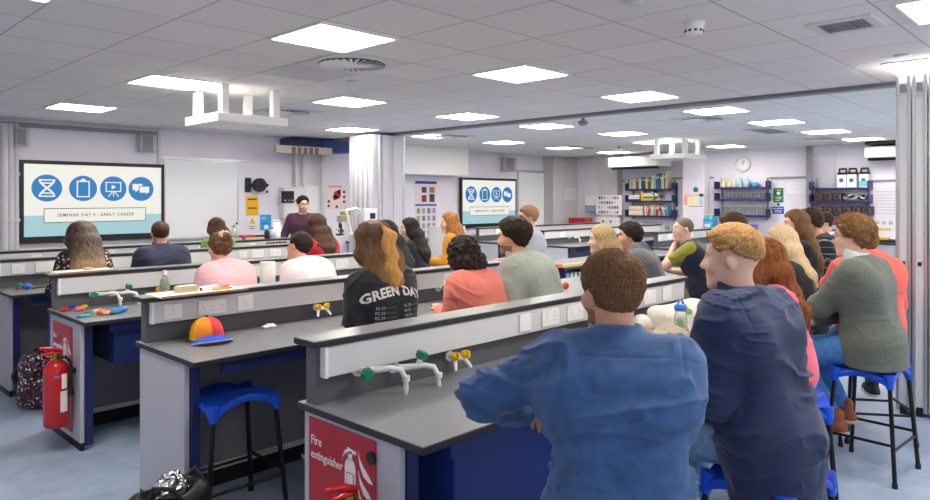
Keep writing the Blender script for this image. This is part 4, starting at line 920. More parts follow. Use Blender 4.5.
def sdf_obj(name, fn, lo, hi, h, mats, parent=None, mi=None, loc=None, rotz=0, smooth_it=0):
    pos, q = surface_net(fn, lo, hi, h)
    me = bpy.data.meshes.new(name)
    me.vertices.add(len(pos)); me.vertices.foreach_set('co', pos.ravel())
    me.loops.add(len(q) * 4); me.loops.foreach_set('vertex_index', q.ravel())
    me.polygons.add(len(q)); me.polygons.foreach_set('loop_start', np.arange(0, len(q) * 4, 4))
    me.polygons.foreach_set('use_smooth', np.ones(len(q), bool))
    me.update(); me.validate()
    for x in (mats if isinstance(mats, (list, tuple)) else [mats]): me.materials.append(x)
    if mi is not None and len(q):
        me.polygons.foreach_set('material_index', mi(pos[q].mean(1)).astype(np.int32))
    o = bpy.data.objects.new(name, me); COL.objects.link(o)
    if parent is not None: o.parent = parent
    if loc is not None: o.location = loc
    if rotz: o.rotation_euler = (0, 0, rotz)
    return o
# ================================================================= PEOPLE
M_SKIN = {}
def skin(hexc):
    if hexc not in M_SKIN:
        M_SKIN[hexc] = mat('skin_' + hexc[1:], hexc, .5, noise=.06, nscale=30, spec=.35)
    return M_SKIN[hexc]
def hair_mat(hexc, dark, name, stretch=(90, 90, 6)):
    return mat('hair_' + name, hexc, .58, noise=.3, nscale=1, stretch=stretch, bump=.25, bscale=1, spec=.22, col2=dark, detail=3)
def ik(a, c, l1, l2, hint):
    a = np.asarray(a, float); c = np.asarray(c, float); d = c - a; L = np.linalg.norm(d)
    if L > (l1 + l2) * .999: c = a + d / L * (l1 + l2) * .999; d = c - a; L = np.linalg.norm(d)
    if L < abs(l1 - l2) + .02: L = abs(l1 - l2) + .02
    x = (l1 * l1 - l2 * l2 + L * L) / (2 * L); y = math.sqrt(max(l1 * l1 - x * x, 0))
    u = unit(d); hv = np.asarray(hint, float); hv = hv - (hv @ u) * u; hv = unit(hv)
    return a + u * x + hv * y, c
def hand_prims(wrist, fdir, pnorm, s, curl=.5, side=1):
    """palm, four fingers of unequal length and a thumb: list of (a, b, ra, rb)"""
    f = unit(fdir); n = unit(np.asarray(pnorm, float) - (np.asarray(pnorm, float) @ f) * f); x = np.cross(f, n) * side
    pr = []
    w = np.asarray(wrist, float)
    base = w + f * .085 * s
    for k, (off, ln) in enumerate(((-.032, .072), (-.011, .082), (.011, .076), (.031, .06))):
        kn = base + x * off * s + f * (-.006 * abs(k - 1.2)) * s
        pr.append((w + x * off * .55 * s + f * .012 * s, kn, .0150 * s, .0115 * s))
        p = kn; a = curl * .45
        for seg, fr in enumerate((.45, .32, .23)):
            d = f * math.cos(a) + n * math.sin(a)
            q = p + d * ln * fr * s
            pr.append((p, q, (.0098 - .0012 * seg) * s, (.0090 - .0014 * seg) * s)); p = q; a += curl * .75
    t0 = w + f * .022 * s - x * .026 * s; t1 = t0 + (f * .6 - x * .62 + n * .35) * .04 * s
    t2 = t1 + (f * .85 - x * .15 + n * .4) * .03 * s; t3 = t2 + (f * .9 + n * .35 + x * .05) * .024 * s
    pr += [(t0, t1, .014 * s, .0115 * s), (t1, t2, .0112 * s, .0098 * s), (t2, t3, .0096 * s, .0078 * s)]
    return pr

class Person:
    """joints of a figure in its own frame: y forward, x to its right-hand side, z up, origin on the floor under the hips"""
    def __init__(s, seat=.64, lean=.25, twist=0, bend=0, head_yaw=0, head_pitch=0, head_roll=0, build=1.0, size=1.0, female=False, stand=False,
                 wrist_l=None, wrist_r=None, elbow_l=(-.3, -.1, -.8), elbow_r=(.3, -.1, -.8), knee_w=.16, knee_y=.42, foot_y=.40, foot_z=.18, round_back=.5,
                 neck=.0, neck_len=.045, shrug=0, feet=None, side_lean=0):
        s.__dict__.update({k: v for k, v in locals().items() if k != 's'})
        z = size
        hipz = (.93 * z) if stand else seat + .128
        s.hip = V(0, 0, hipz)
        tl = .50 * z                                          # hip to base of the neck
        up = lambda t: V(0, math.sin(t), math.cos(t))
        t0 = lean * .55; t1 = lean * (1 + .35 * round_back); t2 = lean * (1 + 1.1 * round_back)
        sl = math.sin(side_lean)
        s.waist = s.hip + up(t0) * tl * .30 + V(sl * .15, 0, 0)
        s.chest = s.waist + up(t1) * tl * .38 + V(sl * .19, 0, 0)
        s.neck0 = s.chest + up(t2) * tl * .36 + V(sl * .18, 0, 0)
        ct, st = math.cos(twist), math.sin(twist)
        s.side = V(ct, st, 0)
        hw = (.145 if female else .172) * z * (.5 + .5 * build)
        s.sh = {}
        for sd in (-1, 1):
            s.sh[sd] = s.neck0 + s.side * sd * hw - up(t2) * (.088 - shrug) * z + V(0, -.01, 0)
        tn = lean * .6 + neck
        s.skull = s.neck0 + up(tn) * neck_len * z
        s.HR = rot_zyx(head_yaw + twist, head_pitch, head_roll)
        s.head = s.skull + s.HR @ V(0, .025, .085) * z
        L1, L2 = .285 * z, .25 * z
        s.el = {}; s.wr = {}
        for sd, wt, hint in ((-1, wrist_l, elbow_l), (1, wrist_r, elbow_r)):
            if wt is None: wt = s.hip + V(sd * .16, .34, .17 if not stand else -.1)
            s.el[sd], s.wr[sd] = ik(s.sh[sd], wt, L1, L2, hint)
        s.hj = {sd: s.hip + V(sd * .085 * z, 0, -.01) for sd in (-1, 1)}
        s.kn = {}; s.an = {}
        for sd in (-1, 1):
            if stand:
                s.kn[sd] = s.hip + V(sd * .09, .02, -.42 * z); s.an[sd] = V(sd * .10, -.01, .085)
            else:
                ft = (feet or {}).get(sd)
                ank = V(*ft) if ft else V(sd * knee_w * 1.0, foot_y, foot_z + .08)
                s.kn[sd], s.an[sd] = ik(s.hj[sd], ank, .43 * z, .42 * z, (0, .7, .7))
    # -- fields
    def torso(s, P, off=0, k=.07, hips=True):
        b = s.build; z = s.size
        R = lambda a, b2: None
        d = d_cap(P, s.waist - s.side * .055 * b, s.waist + s.side * .055 * b, .098 * b * z + off, .098 * b * z + off)
        cw = (.075 if s.female else .095) * b
        d = smin(d, d_cap(P, s.chest - s.side * cw, s.chest + s.side * cw, .112 * b * z + off, .112 * b * z + off), k + .03)
        up = unit(s.neck0 - s.chest)
        for sd in (-1, 1):
            d = smin(d, d_cap(P, s.neck0 - up * .058 * z, s.sh[sd] - s.side * sd * .02, .056 * z + off, .052 * z + off), k)
            if s.female:
                fw = np.cross(up, s.side) * -1
                fw = np.cross(s.side, up) * -1 if False else unit(np.cross(up, s.side))
        d = smin(d, d_cap(P, s.hip - s.side * .07 * b, s.hip + s.side * .07 * b, .118 * b * z + off, .118 * b * z + off), k + .02)
        return d
    def neckf(s, P, off=0):
        return d_cap(P, s.neck0 - unit(s.skull - s.neck0) * .03, s.head + s.HR @ V(0, -.02, -.06), (.060 if not s.female else .05) * s.size + off, (.054 if not s.female else .046) * s.size + off)
    def arm(s, P, sd, off=0, t_end=1.0, upper_only=False, k=.03, end_fac=1.0):
        z = s.size * (.92 if s.female else 1) * (.6 + .4 * s.build)
        a, e, w_ = s.sh[sd], s.el[sd], s.wr[sd]
        if upper_only:
            q = a + (e - a) * t_end
            d = d_cap(P, a, e, .058 * z + off, .044 * z + off * .9)
            return smax(d, d_pl(P, q, e - a), .006)
        d = d_cap(P, a, e, .058 * z + off, .045 * z + off)
        q = e + (w_ - e) * t_end
        f = d_cap(P, e, w_, .044 * z + off, .029 * z + off * end_fac)
        if t_end < 1.0: f = smax(f, d_pl(P, q, w_ - e), .006)
        return smin(d, f, k)
    def leg(s, P, sd, off=0, k=.05):
        z = s.size * (.5 + .5 * s.build)
        h, kn, an = s.hj[sd], s.kn[sd], s.an[sd]
        d = d_cap(P, h, kn, .092 * z + off, .062 * z + off)
        q = kn + (an - kn) * .35
        f = d_cap(P, kn, q, .056 * z + off, .056 * z + off)
        f = smin(f, d_cap(P, q, an, .056 * z + off, .040 * z + off * 1.3), .03)
        return smin(d, f, k)
    def headspace(s, P): return ((P - s.head) @ s.HR) / s.size
    def headf(s, Q, face=True):
        d = d_ell(Q, (0, -.012, .028), (.074, .095, .086))
        d = smin(d, d_ell(Q, (0, .028, -.045), (.056, .062, .078)), .05)
        d = smin(d, d_cap(Q, (-.018, .066, -.102), (.018, .066, -.102), .018, .018), .03)
        for sd in (-1, 1):
            e = d_ell(Q, (sd * .079, -.010, -.008), (.010, .018, .030), rot_zyx(sd * -.45, -.15, 0))
            d = smin(d, e, .008)
        if face:
            for sd in (-1, 1):
                d = smax(d, -(d_ell(Q, (sd * .031, .094, .006), (.019, .016, .012))), .018)
                d = smin(d, d_ell(Q, (sd * .037, .062, -.03), (.024, .02, .018)), .03)
            d = smin(d, d_cap(Q, (0, .083, .008), (0, .103, -.030), .008, .0125), .014)
            for sd in (-1, 1): d = smin(d, d_ell(Q, (sd * .010, .096, -.034), (.008, .009, .007)), .008)
            d = smin(d, d_cap(Q, (-.034, .077, .026), (.034, .077, .026), .010, .010), .02)
            d = smin(d, d_ell(Q, (0, .083, -.063), (.022, .009, .0075)), .008)
            d = smin(d, d_ell(Q, (0, .082, -.074), (.019, .009, .008)), .008)
        return d
HL_Y = [-.13, -.09, -.06, -.025, -.005, .03, .05, .07, .09, .12]
HL_Z = [-.070, -.072, -.062, -.028, .0, .010, .028, .060, .082, .090]
M_EYEW = mat('eye_white', '#e8e4e0', .25); M_IRIS = mat('iris', '#3a2c22', .2)
M_LIP = mat('lips', '#b0625c', .45)
def wrinkle(P, amp, f=1.0, seed=0, dirv=(.5, .2, 1)):
    if amp <= 0: return 0
    w1 = vnoise(P, (4 * f, 4 * f, 4 * f), seed)
    Q = P + (w1 * .10)[..., None] * np.asarray(dirv)
    a = vnoise(Q, (5 * f, 5 * f, 13 * f), seed + 1); m = np.clip(vnoise(P, (5, 5, 5), seed + 7) + .6, 0, 1)
    b = vnoise(Q, (9 * f, 9 * f, 26 * f), seed + 4); m2 = np.clip(vnoise(P, (6, 6, 6), seed + 9) + .35, 0, 1)
    return -amp * (np.maximum(0, 1 - np.abs(a) * 3.2) ** 1.5 * 1.25 * m + np.maximum(0, 1 - np.abs(b) * 3.5) ** 1.5 * .6 * m2) - amp * .25 * vnoise(Q, (16 * f, 16 * f, 8 * f), seed + 2)

def make_person(p, label, loc, heading, skin_c, hair, top, bottom='#3a5a86', shoe='#303034', group=None, h=.009, face=True, eyes=False, beard=None, glasses=None, seed=0, curl=.6, hands=True,
                pn=None, scale=1, sleeves_label=None, fold=.006, shoe_sole='#d8d4cc', legs=True, trousers_name='trousers', extra=()):
    root = thing('person', label, 'person', loc, heading - PI / 2, group)
    fdirs = {sd: unit(p.wr[sd] - p.el[sd]) for sd in (-1, 1)}
    pn = pn or {}
    hp = {}
    for sd in (-1, 1):
        n = pn.get(sd, (0, 0, -1)); n = np.asarray(n, float)
        hp[sd] = hand_prims(p.wr[sd] + fdirs[sd] * .0, fdirs[sd] if sd not in pn.get('dir', {}) else pn['dir'][sd], n, (.92 if p.female else 1.02) * p.size, curl, sd)
    def body(P):
        Q = p.headspace(P)
        d = p.headf(Q, face) * p.size
        d = smin(d, p.neckf(P), .03)
        d = smin(d, p.torso(P, -.006), .05)
        for sd in (-1, 1):
            a = p.arm(P, sd, -.003)
            if hands:
                hd = None
                for i, (u, v, ra, rb) in enumerate(hp[sd]):
                    e = d_cap(P, u, v, ra, rb)
                    hd = e if hd is None else smin(hd, e, .007)
                a = smin(a, hd, .02)
            d = smin(d, a, .02)
            if legs: d = smin(d, p.leg(P, sd, -.006), .03)
        return d
    pts = [p.head + V(0, 0, .15), p.head - .15, p.head + V(.15, .15, .0), p.hip - V(.22, .2, .14), p.hip + V(.22, .2, 0)]
    for sd in (-1, 1): pts += [p.el[sd] - .08, p.el[sd] + .08, p.wr[sd] + fdirs[sd] * .22 + .05, p.wr[sd] + fdirs[sd] * .22 - .05, p.wr[sd] - .06, p.sh[sd] + V(sd * .1, .09, .05), p.sh[sd] - V(0, .13, 0)]
    lp = []
    for sd in (-1, 1): lp += [p.kn[sd] + .10, p.kn[sd] - .10, p.an[sd] - V(.08, .12, .11), p.an[sd] + V(.08, .26, .1)]
    bp_ = np.array(pts + (lp if legs else [])); lo = bp_.min(0) - .02; hi = bp_.max(0) + .02
    ms = [skin(skin_c), M_LIP, hair['mat']]
    if beard: ms.append(beard)
    def mi(c):
        Q = p.headspace(c); x, y, z = np.abs(Q[:, 0]), Q[:, 1], Q[:, 2]
        r = np.zeros(len(c))
        if face:
            if beard: r[(z < -.048) & (z > -.128) & (y > -.005) & (z < -.048 + (.105 - y) * .55) & ~((x < .016) & (z > -.058))] = 3
            r[(x < .019) & (y > .086) & (z > -.078) & (z < -.060)] = 1
            r[(z > .017) & (z < .030) & (y > .07) & (x > .012) & (x < .044)] = 2
        return r
    sdf_obj('body', body, lo, hi, h, ms, root, mi)
    # ---- clothes
    def garment(top):
     T = dict(dict(sleeve=.93, off=.013, hem=.10, collar=False, neck=.010, upper=None, k=.07, loose=0, name='shirt', hood=False), **top)
     naxis = unit(p.skull - p.neck0); fwd_ = unit(np.cross(V(0, 0, 1), p.side))
     def shirt(P):
         o = T['off']
         d = p.torso(P, o + T['loose'], T['k'])
         if T['hem'] > .1:
             hh = T['hem']
             d = smin(d, d_cap(P, p.hip - p.side * .085 * p.build + V(0, -.015, 0), p.hip - p.side * .085 * p.build + V(0, -.03, -hh), .112 + o, .122 + o), .06)
             d = smin(d, d_cap(P, p.hip + p.side * .085 * p.build + V(0, -.015, 0), p.hip + p.side * .085 * p.build + V(0, -.03, -hh), .112 + o, .122 + o), .06)
             d = smin(d, d_cap(P, p.hip + V(0, -.03, 0), p.hip + V(0, -.05, -hh), .13 + o, .13 + o), .06)
         for sd in (-1, 1):
             if T['upper'] is not None: a = p.arm(P, sd, o + .006, T['upper'], True)
             elif T['sleeve'] > 0: a = p.arm(P, sd, o + T['loose'] * .5, T['sleeve'])
             else: continue
             d = smin(d, a, .045)
         d = d + wrinkle(P, fold, 1, seed)
         if T.get('yoke'):
             bk = np.clip(-(P - p.chest) @ fwd_ * 30, 0, 1)
             up_ = unit(p.neck0 - p.waist); hz = (P - p.neck0) @ up_; lx = (P - p.neck0) @ p.side
             d = d + .0022 * np.exp(-((hz + T['yoke']) / .0035) ** 2) * bk
             for sd in (-1, 1): d = d + .0018 * np.exp(-((np.abs(lx) - .172 * p.build) / .004) ** 2) * (hz < .02) * (hz > -.16)
         d = np.where(((P - p.neck0) ** 2).sum(-1) < .15 ** 2, smax(d, d_pl(P, p.neck0 + naxis * .012, naxis + fwd_ * .3), .02), d)
         if T['hood']:
             fw = unit(np.cross(V(0, 0, 1), p.side))
             c0 = p.neck0 - fw * .085 + V(0, 0, .02)
             for a in (-.09, -.045, 0, .045, .09):
                 d = smin(d, d_ell(P, c0 + p.side * a + fw * (abs(a) * .7) + V(0, 0, -abs(a) * .1), (.055, .05, .06)) + .004 * vnoise(P, (25, 25, 25), 4), .03)
         d = smax(d, -p.neckf(P, T['neck']), .01)
         if T['collar']:
             n_ = p.neckf(P, T['neck'] + .015)
             c = smax(n_, -p.neckf(P, T['neck'] + .002), .004)
             c = smax(c, d_pl(P, p.neck0 + naxis * .040, naxis * 1.0 - fwd_ * .35), .006)
             c = smax(c, -d_pl(P, p.neck0 - naxis * .03, naxis), .01)
             d = smin(d, c, .02)
         cut_ = P[..., 2] - (p.hip[2] - T['hem'])
         if T['hem'] > .15: cut_ = cut_ - .9 * np.maximum(0, (P - p.hip) @ fwd_ + .04)
         return smax(d, -cut_, .008)
     sh_lo = np.array([p.hip - V(.27, .26, .12 + T['hem'])] + [p.el[k] - .1 for k in (-1, 1)] + [p.wr[k] - .08 for k in (-1, 1)] + [p.sh[k] - .17 for k in (-1, 1)] + [p.waist - .27, p.chest - .25]).min(0)
     sh_hi = np.array([p.hip + V(.27, .26, .1)] + [p.el[k] + .1 for k in (-1, 1)] + [p.wr[k] + .08 for k in (-1, 1)] + [p.sh[k] + .16 for k in (-1, 1)] + [p.neck0 + .14, p.waist + .27]).max(0)
     so = sdf_obj(T['name'], shirt, sh_lo, sh_hi, h, T['mat'] if not T.get('mats') else T['mats'], root, T.get('mi') and (lambda c: T['mi'](p, c)))
     if T.get('label'): so['label'] = T['label']
     if T.get('collar_mat'):
        def colf(P):
            n_ = p.neckf(P, T['off'] + .012)
            c = smax(n_, -p.neckf(P, .006), .004)
            c = smax(c, d_pl(P, p.neck0 + naxis * .052, naxis * 1.0 - fwd_ * .35), .006)
            return smax(c, -d_pl(P, p.neck0 - naxis * .02, naxis), .01)
        sdf_obj('collar', colf, p.neck0 - .16, p.neck0 + .18, h, T['collar_mat'], root)
     return so
    garments = [garment(t_) for t_ in ([top] + list(extra))]
    root_shirt = garments[0]
    if legs:
        def pants(P):
            d = d_cap(P, p.hip - p.side * .07 * p.build, p.hip + p.side * .07 * p.build, .118 * p.build * p.size + .007, .118 * p.build * p.size + .007)
            for sd in (-1, 1): d = smin(d, p.leg(P, sd, .008), .04)
            d = d + wrinkle(P, .004, 1.2, seed + 5)
            for sd in (-1, 1):
                d = smax(d, np.where((np.abs(P - p.an[sd]).max(-1) < .16), -(P[..., 2] - (p.an[sd][2] + .015)), -1), .004)
            return smax(d, P[..., 2] - (p.hip[2] + .09), .01)
        pl = np.array([p.hip - .2] + lp).min(0); ph = np.array([p.hip + V(.2, .2, .12)] + lp).max(0)
        sdf_obj(trousers_name, pants, pl, ph, max(h, .009), mat('denim_' + bottom[1:], bottom, .8, noise=.18, nscale=30, bump=.15, bscale=160) if isinstance(bottom, str) else bottom, root)
        for sd in (-1, 1):
            a = p.an[sd]; sl = MB()
            def shoef(P):
                d = d_cap(P, a + V(0, -.035, -.045), a + V(sd * .01, .13, -.052), .042, .038)
                d = smin(d, d_cap(P, a + V(0, -.01, .03), a + V(0, .03, -.03), .045, .045), .03)
                return smax(d, -(P[..., 2] - (a[2] - .066)), .004)
            so_ = sdf_obj('shoe', shoef, a - V(.08, .1, .1), a + V(.08, .2, .09), .009, mat('shoe_' + shoe[1:], shoe, .6), root)
            def solef(P):
                q = P.copy(); q[..., 2] = a[2] - .066
                d = d_cap(q, a + V(0, -.035, -.066), a + V(sd * .01, .13, -.066), .046, .043)
                return smax(d, np.abs(P[..., 2] - (a[2] - .072)) - .010, .004)
            q = sdf_obj('sole', solef, a - V(.08, .12, .1), a + V(.08, .2, -.04), .007, mat('sole_' + shoe_sole[1:], shoe_sole, .7), so_)
    # ---- hair
    make_hair(p, hair, root, h, seed)
    if eyes:
        for sd in (-1, 1):
            e = MB(); c = p.head + p.HR @ (V(sd * .031, .0725, .006) * p.size); M = Matrix.Translation(c) @ Matrix(p.HR.tolist()).to_4x4()
            e.sphere((0, 0, 0), .0118 * p.size, M_EYEW, 12, M=M); e.sphere((0, .0068 * p.size, 0), .0062 * p.size, M_IRIS, 10, M=M)
            e.build('eye', None, root)
    if glasses:
        g = MB(); M = Matrix.Translation(p.head) @ Matrix(p.HR.tolist()).to_4x4() @ Matrix.Scale(p.size, 4)
        for sd in (-1, 1):
            pts = [(sd * (.033 + .023 * math.cos(t)), .106 - .012 * abs(math.cos(t) * .5 + .5), .002 + .017 * math.sin(t)) for t in np.linspace(0, 2 * PI, 15)]
            g.tube(pts, .0020, glasses, 6, False, M=M)
            g.tube([(sd * .056, .095, .006), (sd * .078, .06, .01), (sd * .083, -.01, .008), (sd * .08, -.03, -.012)], .0019, glasses, 6, M=M)
        g.tube([(-.010, .108, .006), (0, .111, .009), (.010, .108, .006)], .002, glasses, 6, M=M)
        g.build('glasses', None, root)
    p.shirt = root_shirt; p.root = root
    return root

def make_hair(p, H, root, h, seed):
    z = p.size
    fw = unit(np.cross(V(0, 0, 1), p.side))
    kind = H['kind']; t_top = H.get('top', .022); t_side = H.get('side', .012); rough = H.get('rough', .002)
    drop = H.get('length', .0); wid = H.get('width', .09)
    HW = lambda *a: p.head + p.HR @ (V(*a) * z)
    chains = []
    if drop > 0:
        n0 = p.neck0; back = unit(np.cross(unit(p.neck0 - p.chest), p.side)) * -1
        if back @ fw > 0: back = -back
        def down(x, L):
            """point hanging L below the nape, lying on the back"""
            dirv = unit(p.chest - p.neck0)
            q_ = n0 + p.side * x + dirv * max(0, L - .02) * .8 + V(0, 0, -1) * L * .2 + back * (.068 + min(L, .2) * .26 - .25 * max(0, abs(x) - .05)) + V(0, 0, .03 if L < .03 else 0)
            return q_
        nx = 5
        for i in range(nx):
            q = (i / (nx - 1) - .5) * 2
            x = q * wid
            hl = drop * (1 - H.get('vee', .18) * q * q)
            c = [HW(q * .066, -.062 + .045 * q * q, .03), HW(q * .074, -.080 + .055 * q * q, -.05), down(x * .72, 0), down(x * .9, hl * .35), down(x, hl * .7), down(x * H.get('taper', .85), hl)]
            r = [.040, .044, .042, .036, .032, .016]
            chains.append((c, r))
        if H.get('front', 0) > 0:                                # locks in front of the shoulders
            for sd in (-1, 1):
                c = [HW(sd * .07, .02, .03), HW(sd * .082, .01, -.06), n0 + p.side * sd * .085 + fw * .05 + V(0, 0, .0), n0 + p.side * sd * .10 + fw * .10 + V(0, 0, -H['front'])]
                chains.append((c, [.024, .026, .026, .014]))
    def fn(P):
        Q = p.headspace(P)
        x, y, zz = Q[..., 0], Q[..., 1], Q[..., 2]
        th = t_side + (t_top - t_side) * np.clip((zz - .0) / .09, 0, 1)
        d = d_ell(Q, (0, -.012, .028), (.074, .095, .086)) - th
        if H.get('quiff'):
            d = smin(d, d_ell(Q, (0, .045, .105), (.055, .05, .028 + H['quiff'])), .03)
        hl = np.interp(y, HL_Y, np.array(HL_Z) + H.get('line', 0) + H.get('fade', 0) * np.clip((.04 - np.array(HL_Y)) / .09, 0, 1) + H.get('brow', 0) * (np.array(HL_Y) > .06))
        cut = (hl - zz) + .004 * vnoise(Q, (120, 120, 60), seed)
        d = smax(d, cut, .012)
        d = d * z
        for c, r in chains:
            for i in range(len(c) - 1):
                d = smin(d, d_cap(P, c[i], c[i + 1], r[i] * z, r[i + 1] * z), H.get('k', .05))
        if kind == 'curly':
            d = d + rough * (vnoise(P, (62, 62, 58), seed) + .8 * vnoise(P, (125, 125, 115), seed + 1))
        else:
            wv = H.get('wave', 0)
            PP = P
            if wv: PP = P + V(1, .6, 0) * (np.sin(P[..., 2] * 60 + vnoise(P, (14, 14, 5), seed) * 3) * wv)[..., None]
            if drop > 0: d = d + rough * vnoise(PP, (70, 70, 6), seed) + rough * .8 * vnoise(PP, (150, 150, 10), seed + 3)
            else: d = d + rough * vnoise(PP, (90, 40, 60), seed)
        return d
    pts = [HW(a, b, c) for a in (-.125, .125) for b in (-.145, .135) for c in (-.11, .155)]
    for c, r in chains: pts += [q + .05 for q in c] + [q - .05 for q in c]
    a = np.array(pts); 
    ho = sdf_obj('hair', fn, a.min(0), a.max(0), min(h, .0075) if drop == 0 else h, H['mat'], root)
    if H.get('label'): ho['label'] = H['label']
    p.hair_fn = fn
    if H.get('strands'): add_strands(p, ho, fn, H, seed)
    if H.get('pony'):
        L = H['pony']; back = -fw
        c = [HW(0, -.10, .085), HW(.0, -.135, .04), HW(.0, -.14, -.06), p.neck0 + back * .125 + V(0, 0, -.03), p.neck0 + back * .15 + V(.0, 0, -L)]
        r = [.020, .036, .042, .05, .03]
        def pf(P):
            wv = (np.sin(P[..., 2] * 55) * .008)[..., None] * V(1, 0, 0)
            d = None
            for i in range(len(c) - 1):
                e = d_cap(P + wv, c[i], c[i + 1], r[i], r[i + 1]); d = e if d is None else smin(d, e, .03)
            return d + .0035 * vnoise(P + wv, (80, 80, 7), seed + 9) + .002 * vnoise(P + wv, (160, 160, 14), seed + 2)
        a = np.array(c); sdf_obj('ponytail', pf, a.min(0) - .08, a.max(0) + .08, min(h, .007), H['pony_mat'], root)
    if H.get('bun'):
        c = HW(0, -.085, .085)
        def bf(P): return d_ell(P, c, (.042, .04, .036)) + .006 * vnoise(P, (60, 60, 60), 2) + .003 * vnoise(P, (120, 120, 120), 3)
        sdf_obj('bun', bf, c - .085, c + .085, .007, H['mat'], root)
        s_ = MB(); M = Matrix.Translation(c + p.HR @ V(0, .004, .02)) @ Matrix.Rotation(.6, 4, 'X')
        s_.tube([((.034 + .004 * math.sin(9 * t)) * math.cos(t), (.032 + .004 * math.sin(9 * t)) * math.sin(t), .006 * math.cos(7 * t)) for t in np.linspace(0, 2 * PI, 40)], .011, H['scrunchie'], 8, False, M=M)
        s_.build('scrunchie', None, root)

def add_strands(p, ho, fn, H, seed):
    """fine locks lying along the hair surface, part of the hair mesh"""
    rng = np.random.RandomState(seed + 50); me = ho.data; nv = len(me.vertices)
    co = np.empty(nv * 3); me.vertices.foreach_get('co', co); co = co.reshape(-1, 3)
    n = H['strands']; P = co[rng.randint(0, nv, n)].copy() + rng.randn(n, 3) * .002
    steps = H.get('strand_steps', 6); L = H.get('strand_len', .05) * (.6 + .8 * rng.rand(n)); st = L / steps
    def grad(X):
        e = .004; g = np.stack([fn(X + V(e, 0, 0)) - fn(X - V(e, 0, 0)), fn(X + V(0, e, 0)) - fn(X - V(0, e, 0)), fn(X + V(0, 0, e)) - fn(X - V(0, 0, e))], -1)
        return g / (np.linalg.norm(g, axis=-1, keepdims=True) + 1e-9)
    pts = [P]; frizz = H.get('frizz', .25); jit = rng.randn(n, 3) * frizz
    for k in range(steps):
        g = grad(P); d = fn(P)
        dirw = H['flow'](p, P) + jit + rng.randn(n, 3) * frizz * .6
        t = dirw - (dirw * g).sum(-1, keepdims=True) * g; t /= np.linalg.norm(t, axis=-1, keepdims=True) + 1e-9
        lift = H.get('lift', .0035) * (k + 1) / steps
        P = P + t * st[:, None] + g * np.clip(lift - d, -.004, .004)[:, None]
        pts.append(P)
    pts = np.stack(pts, 1); r0 = H.get('strand_r', .0013)
    T = np.gradient(pts, axis=1); T /= np.linalg.norm(T, axis=-1, keepdims=True) + 1e-9
    g = grad(pts.reshape(-1, 3)).reshape(pts.shape); B = np.cross(T, g)
    rad = (r0 * np.array([.6] + [1.0] * (steps - 1) + [.25]))[None, :, None]
    ring = [pts + g * rad, pts - g * rad * .5 + B * rad * 1.2, pts - g * rad * .5 - B * rad * 1.2]
    vs = np.stack(ring, 2).reshape(-1, 3); K = steps + 1
    base = nv + (np.arange(n)[:, None, None] * K + np.arange(steps)[None, :, None]) * 3
    j = np.arange(3)[None, None, :]; j2 = (j + 1) % 3
    q = np.stack([base + j, base + j2, base + 3 + j2, base + 3 + j], -1).reshape(-1, 4)
    nf = len(me.polygons); of = np.empty(len(me.loops), np.int64); me.loops.foreach_get('vertex_index', of)
    m2 = bpy.data.meshes.new('hair'); allv = np.concatenate([co, vs]); allq = np.concatenate([of.reshape(-1, 4), q])
    m2.vertices.add(len(allv)); m2.vertices.foreach_set('co', allv.ravel()); m2.loops.add(len(allq) * 4); m2.loops.foreach_set('vertex_index', allq.ravel().astype(np.int32))
    m2.polygons.add(len(allq)); m2.polygons.foreach_set('loop_start', np.arange(0, len(allq) * 4, 4)); m2.polygons.foreach_set('use_smooth', np.ones(len(allq), bool))
    m2.update(); m2.validate(); m2.materials.append(H['mat']); ho.data = m2
def flow_crown(p, P):
    """short hair grows away from the crown and down, forward on top"""
    Q = p.headspace(P); d = Q - V(0, -.065, .13); d = d / (np.linalg.norm(d, axis=-1, keepdims=True) + 1e-9)
    f = np.clip((Q[..., 2:3] - .07) / .05, 0, 1)
    return (d * (1 - .5 * f) + V(0, 1, 0) * f * .7) @ p.HR.T
def flow_fringe(p, P):
    """fringe combed forward and over one side"""
    Q = p.headspace(P); d = Q - V(.03, -.085, .12); d = d / (np.linalg.norm(d, axis=-1, keepdims=True) + 1e-9)
    f = np.clip((Q[..., 2:3] - .045) / .05, 0, 1)
    return (d * (1 - .3 * f) + V(-.35, .8, -.25) * f * .6) @ p.HR.T
def flow_down(p, P):
    w_ = np.stack([np.sin(P[..., 2] * 55 + P[..., 0] * 20), 0 * P[..., 2], 0 * P[..., 2]], -1) * .25
    Q = p.headspace(P); d = Q - V(0, -.02, .16); d = d / (np.linalg.norm(d, axis=-1, keepdims=True) + 1e-9)
    f = np.clip((Q[..., 2:3]) / .06, 0, 1)
    return d @ p.HR.T * f + (V(0, 0, -1) + w_) * (1 - f)
def flow_curl(p, P):
    return np.stack([vnoise(P, (40, 40, 40), 1), vnoise(P, (40, 40, 40), 2), vnoise(P, (40, 40, 40), 3)], -1) * 2.2 + flow_crown(p, P) * .5
